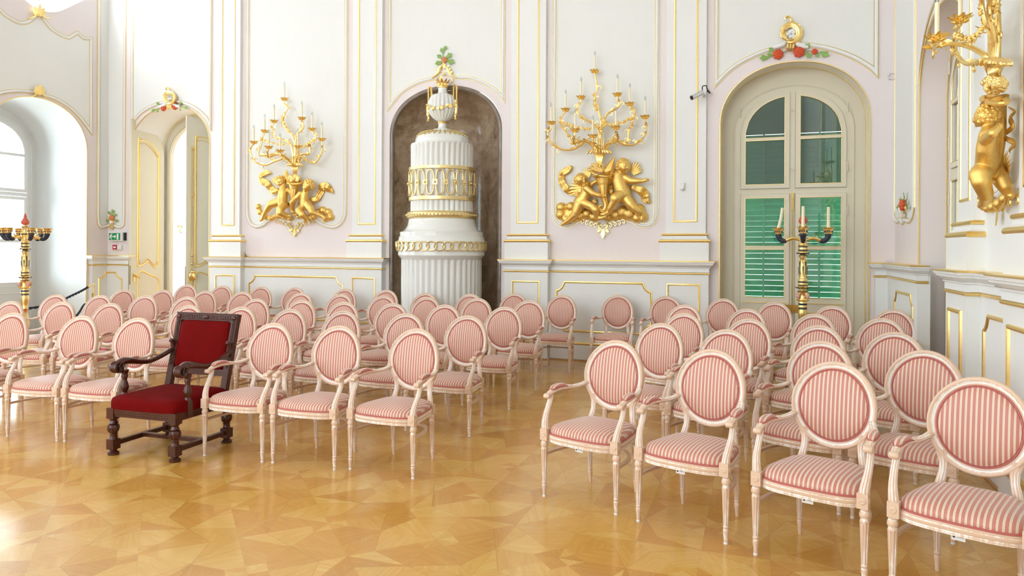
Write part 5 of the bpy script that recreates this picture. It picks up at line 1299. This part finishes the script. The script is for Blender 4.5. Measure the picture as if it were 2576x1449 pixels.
# ================================================================ SMALL FITTINGS
def fb(m,fr,x0,y0,x1,y1,n0,n1): 
    a=fr.m(x0,y1,n1); b=fr.m(x1,y0,n1); m.fbox(fr,a[0],b[0],a[1],b[1],n0,n1); return a+b
t=empty('exit_sign',FB.p(*FB.m(290,596),.02)); tag(t,'green and white emergency exit sign with running figure and arrow, in the left corner','sign'); o=t.location
m=MB(); a=fb(m,FB,273.5,585,308,606,.0,.075); rel(m,o).build('sign_case',PLASTIC,t)
u0,z0,u1,z1=a; w=u1-u0; h=z1-z0
m=MB(); m.fbox(FB,u1+.001,u1+.022,z0+.01,z1,.0,.05); rel(m,o).build('side_vent',BLACK,t)
m=MB(); m.fbox(FB,u0+.02*w,u0+.84*w,z0+.1*h,z1-.06*h,.070,.078); pl=rel(m,o).build('green_plate',SIGNG,t)
m=MB()
def q_(pts): m.prism(FB,[(u0+w*x,z0+h*y) for x,y in pts],[],.078,.081)
q_([(.60,.18),(.72,.16),(.73,.88),(.60,.86)])
q_([(.32,.46),(.45,.46),(.45,.30),(.55,.53),(.45,.76),(.45,.60),(.32,.60)])
q_([(.19,.80),(.23,.90),(.28,.88),(.27,.76),(.22,.74)])
q_([(.05,.62),(.12,.76),(.22,.72),(.25,.60),(.30,.50),(.27,.46),(.21,.56),(.17,.46),(.23,.36),(.22,.18),(.18,.18),(.18,.34),(.12,.42),(.03,.30),(.01,.36),(.10,.50),(.14,.62),(.08,.58)])
rel(m,o).build('pictogram',SIGNW,pl)
t=empty('fire_alarm_button',FB.p(*FB.m(288,621),.0)); tag(t,'small red and white fire alarm call point below the exit sign','alarm'); o=t.location
m=MB(); a=fb(m,FB,283,616,293.5,627.5,-.02,.045); rel(m,o).build('case',ALARM,t); m=MB(); fb(m,FB,285,620,291,624,.04,.048); rel(m,o).build('button',SIGNW,t)
m=MB(); fb(m,FB,294.5,616.5,305,628,0,.04); m.build('case',PLASTIC); ob=bpy.data.objects[-1] if False else None
for q in list(C.objects):
    if q.name=='case.001' or (q.name.startswith('case') and q.parent is None): q.name='wall_switch_box'; tag(q,'small white box on the wall right of the red fire alarm button','switch')
# surveillance camera
o=FB.p(*FB.m(1770,232),.06); t=empty('security_camera',o); tag(t,'small silver tube security camera on a bracket left of the window arch','camera')
a=FB.p(*FB.m(1767,233,.22),.22); b=FB.p(*FB.m(1740,246,.34),.34)
m=MB(); d=(b-a); m.tube([a,b],.036,16); rel(m,o).build('housing',STEEL,t); m=MB(); dn=d.normalized(); m.tube([b,b+dn*.004],.028,16); rel(m,o).build('lens',BLACK,t)
m=MB(); c_=FB.p(*FB.m(1769,238,.1),.1); m.tube([FB.p(*FB.m(1769,240,.06),.06),c_,a],.022,10); rel(m,o).build('bracket',STEEL,t)
m=MB(); m.tube(cr([a+Vector((0,0,.02)),a+Vector((-.0,.02,.09)),a+Vector((.05,.05,.10)),c_+Vector((.05,.0,.08)),c_+Vector((.09,.03,.02)),FB.p(*FB.m(1779,228,.02),.02),FB.p(*FB.m(1784,230,.01),.01)],5),.007,6); rel(m,o).build('cable',BLACK,t)
# motion sensor
o=FB.p(*FB.m(1716,470),.06); t=empty('motion_sensor',o); tag(t,'small white motion sensor on the pilaster left of the window','sensor')
m=MB(); a=FB.m(1710,481,.06); b=FB.m(1722,460,.06); m.fbox(FB,a[0]+.006,b[0],a[1]+.02,b[1],.06,.10); rel(m,o).build('housing',PLASTIC,t)
m=MB(); m.ball(FB.p((a[0]+b[0])/2,a[1]+.035,.10),(.028,.025,.03),12,8); rel(m,o).build('lens_dome',SIGNW,t)
o=FB.p(*FB.m(2237,195),.0); m=MB(); m.ball((0,-.01,.04),(.018,.014,.018)); m.ball((0,-.012,-.02),(.012,.012,.012)); m.tube([(.035+.045*math.cos(q),-.015,.01+.04*math.sin(q)) for q in [2*PI*k/16 for k in range(16)]],.003,5,closed=True)
ob=m.build('wire_sensor',STEEL,None); ob.location=o; tag(ob,'tiny wall fixture with a thin wire ring right of the window arch','sensor')
# bell on the ledge
o=FB.p(FB.m(616,642,.10)[0],1.492,.10); m=MB(); m.lathe([(.036,0),(.036,.012),(.026,.018),(.026,.03),(.014,.05),(.004,.056),(.003,.095),(.0,.097)],16); ob=m.build('table_bell',BRONZE,None); ob.location=o; tag(ob,'small dark bronze bell on the dado ledge left of the left sconce','bell')
# barrier rope
PX=-11.2
P=lambda x,y: at_x(x,y,PX)
top=P(237,711); bx,by=top.x,top.y
t=empty('barrier_post',(bx,by,0)); tag(t,'slim brass barrier post with hook in the left corner beside the dado','barrier post')
m=MB(); m.lathe([(.14,0),(.14,.012),(.03,.025),(.0135,.03)],24); m.build('base',BRASS,t)
m=MB(); m.lathe([(.0135,.03),(.0135,top.z),(.0,top.z+.003)],12); m.box((-.03,0,top.z-.30),(.03,.03,.22)); m.build('post',BRASS,t)
m=MB(); m.tube(cr([(-.0,0,top.z-.06),(-.05,0,top.z-.06),(-.075,0,top.z-.03),(-.095,0,top.z-.045),(-.09,0,top.z-.075)],4),.005,6); m.build('hook',STEEL,t)
def rope(name,pts,label):
    c=cr([P(x,y) if len(q)==0 else P(x,y) for (x,y,*q) in pts],10); o=c[0]; m=MB(); K=len(c)
    for ph in (0,PI):
        pp=[]
        for i,p in enumerate(c): a=ph+i*1.1; pp.append(p-o+Vector((0,math.cos(a)*.010,math.sin(a)*.010)))
        m.tube(pp,.014,7)
    ob=m.build(name,ROPE,None); ob.location=o; tag(ob,label,'rope'); return ob
r1=rope('barrier_rope',[(222,722),(205,732),(180,744),(150,758),(110,770),(60,777),(0,779),(-60,774)],'twisted dark blue barrier rope running from the brass hook towards the left edge')
m=MB(); m.tube([P(228,718)-r1.location,P(221,723)-r1.location],.02,8); m.build('rope_end',BRASS,r1)
rope('barrier_rope',[(214,765),(208,772),(200,785),(188,800)],'short piece of dark blue barrier rope hanging lower behind the chairs')
# red runner
m=MB(); m.box((0,0,.004),(.9,3.4,.008)); ob=m.build('carpet_runner',CARPET,None); ob.location=(-10.2,7.3,0); tag(ob,'narrow red carpet runner on the floor under the far left chairs','carpet')
# small flower painting in the lobby
o=Vector((at_y(453,577,y1).x,y1-.004,at_y(453,577,y1).z)); t=empty('painted_bouquet',o); tag(t,'faint painted flower bouquet on the white lobby wall seen through the open door','painting')
for mt,nm,k in ((ROSE,'painted_roses',5),(GREEN,'painted_leaves',9)):
    m=MB()
    for i in range(k): m.ball((rnd.uniform(-.07,.07),-.002*i*.1,rnd.uniform(-.09,.09)),(.022,.002,.022),8,4)
    m.build(nm,mt,t)
SKY=4;EL=225;EF=165;ELOB=10;EXPO=0.15
LC1=(.73,.87,1)
# ================================================================ LIGHT, CAMERA
W=bpy.data.worlds.new('World'); bpy.context.scene.world=W; W.use_nodes=True
nt=W.node_tree; bg=nt.nodes['Background']; tc=nt.nodes.new('ShaderNodeTexCoord'); sp=nt.nodes.new('ShaderNodeSeparateXYZ'); nt.links.new(tc.outputs['Generated'],sp.inputs[0])
rp=nt.nodes.new('ShaderNodeValToRGB'); e=rp.color_ramp.elements; e[0].position=.45; e[0].color=(.75,.78,.76,1); e[1].position=.6; e[1].color=(.93,.96,1,1); nt.links.new(sp.outputs[2],rp.inputs[0]) 
nt.links.new(rp.outputs[0],bg.inputs[0]); bg.inputs[1].default_value=SKY
def area(name,loc,rot,sx,sy,e,col=(1,1,1),portal=False):
    l=bpy.data.lights.new(name,'AREA'); l.shape='RECTANGLE'; l.size=sx; l.size_y=sy; l.energy=e; l.color=col
    if portal: l.cycles.is_portal=True
    o=bpy.data.objects.new(name,l); C.objects.link(o); o.location=loc; o.rotation_euler=rot; return o
for c in lcs:
    area('daylight_left',(XL-1.55,c,2.1),(0,-R(90),0),4.2,1.9,EL*2.0,LC1); area('daylight_left_upper',(XL-.25,c,UZ+.1),(0,-R(90),0),1.3,1.7,EL*.35,LC1)
for c in wf:
    area('fill_front',(c,YF-.3,2.1),(R(90),0,0),1.9,4.2,EF*.55,LC1); area('fill_front_upper',(c,YF-.3,6.35),(R(90),0,0),1.8,2.5,EF*.8,LC1)  # added front fill, shining through the added windows
area('lobby_fill',(XL+1.3,YB+1.8,4.4),(0,0,0),1.5,1.0,ELOB)  # added lamp under the lobby ceiling, brightens the white lobby
sc=bpy.context.scene
cam=bpy.data.cameras.new('Camera'); co=bpy.data.objects.new('Camera',cam); C.objects.link(co); sc.camera=co
cam.sensor_width=36; cam.lens=36*F/2576; cam.shift_y=-(724.5-CY)/2576; cam.shift_x=0; cam.clip_start=.05
fw=Vector((-sy_,cy_,0)); rt=Vector((cy_,sy_,0)); up=Vector((0,0,1))
r_=rt*math.cos(RO)+up*math.sin(RO); u_=up*math.cos(RO)-rt*math.sin(RO)
M=Matrix((r_,u_,-fw)).transposed().to_4x4(); M.translation=Vector((0,0,H)); co.matrix_world=M
sc.view_settings.view_transform='Standard'; sc.view_settings.look='None'; sc.view_settings.gamma=1; sc.view_settings.exposure=EXPO; sc.view_settings.use_curve_mapping=False
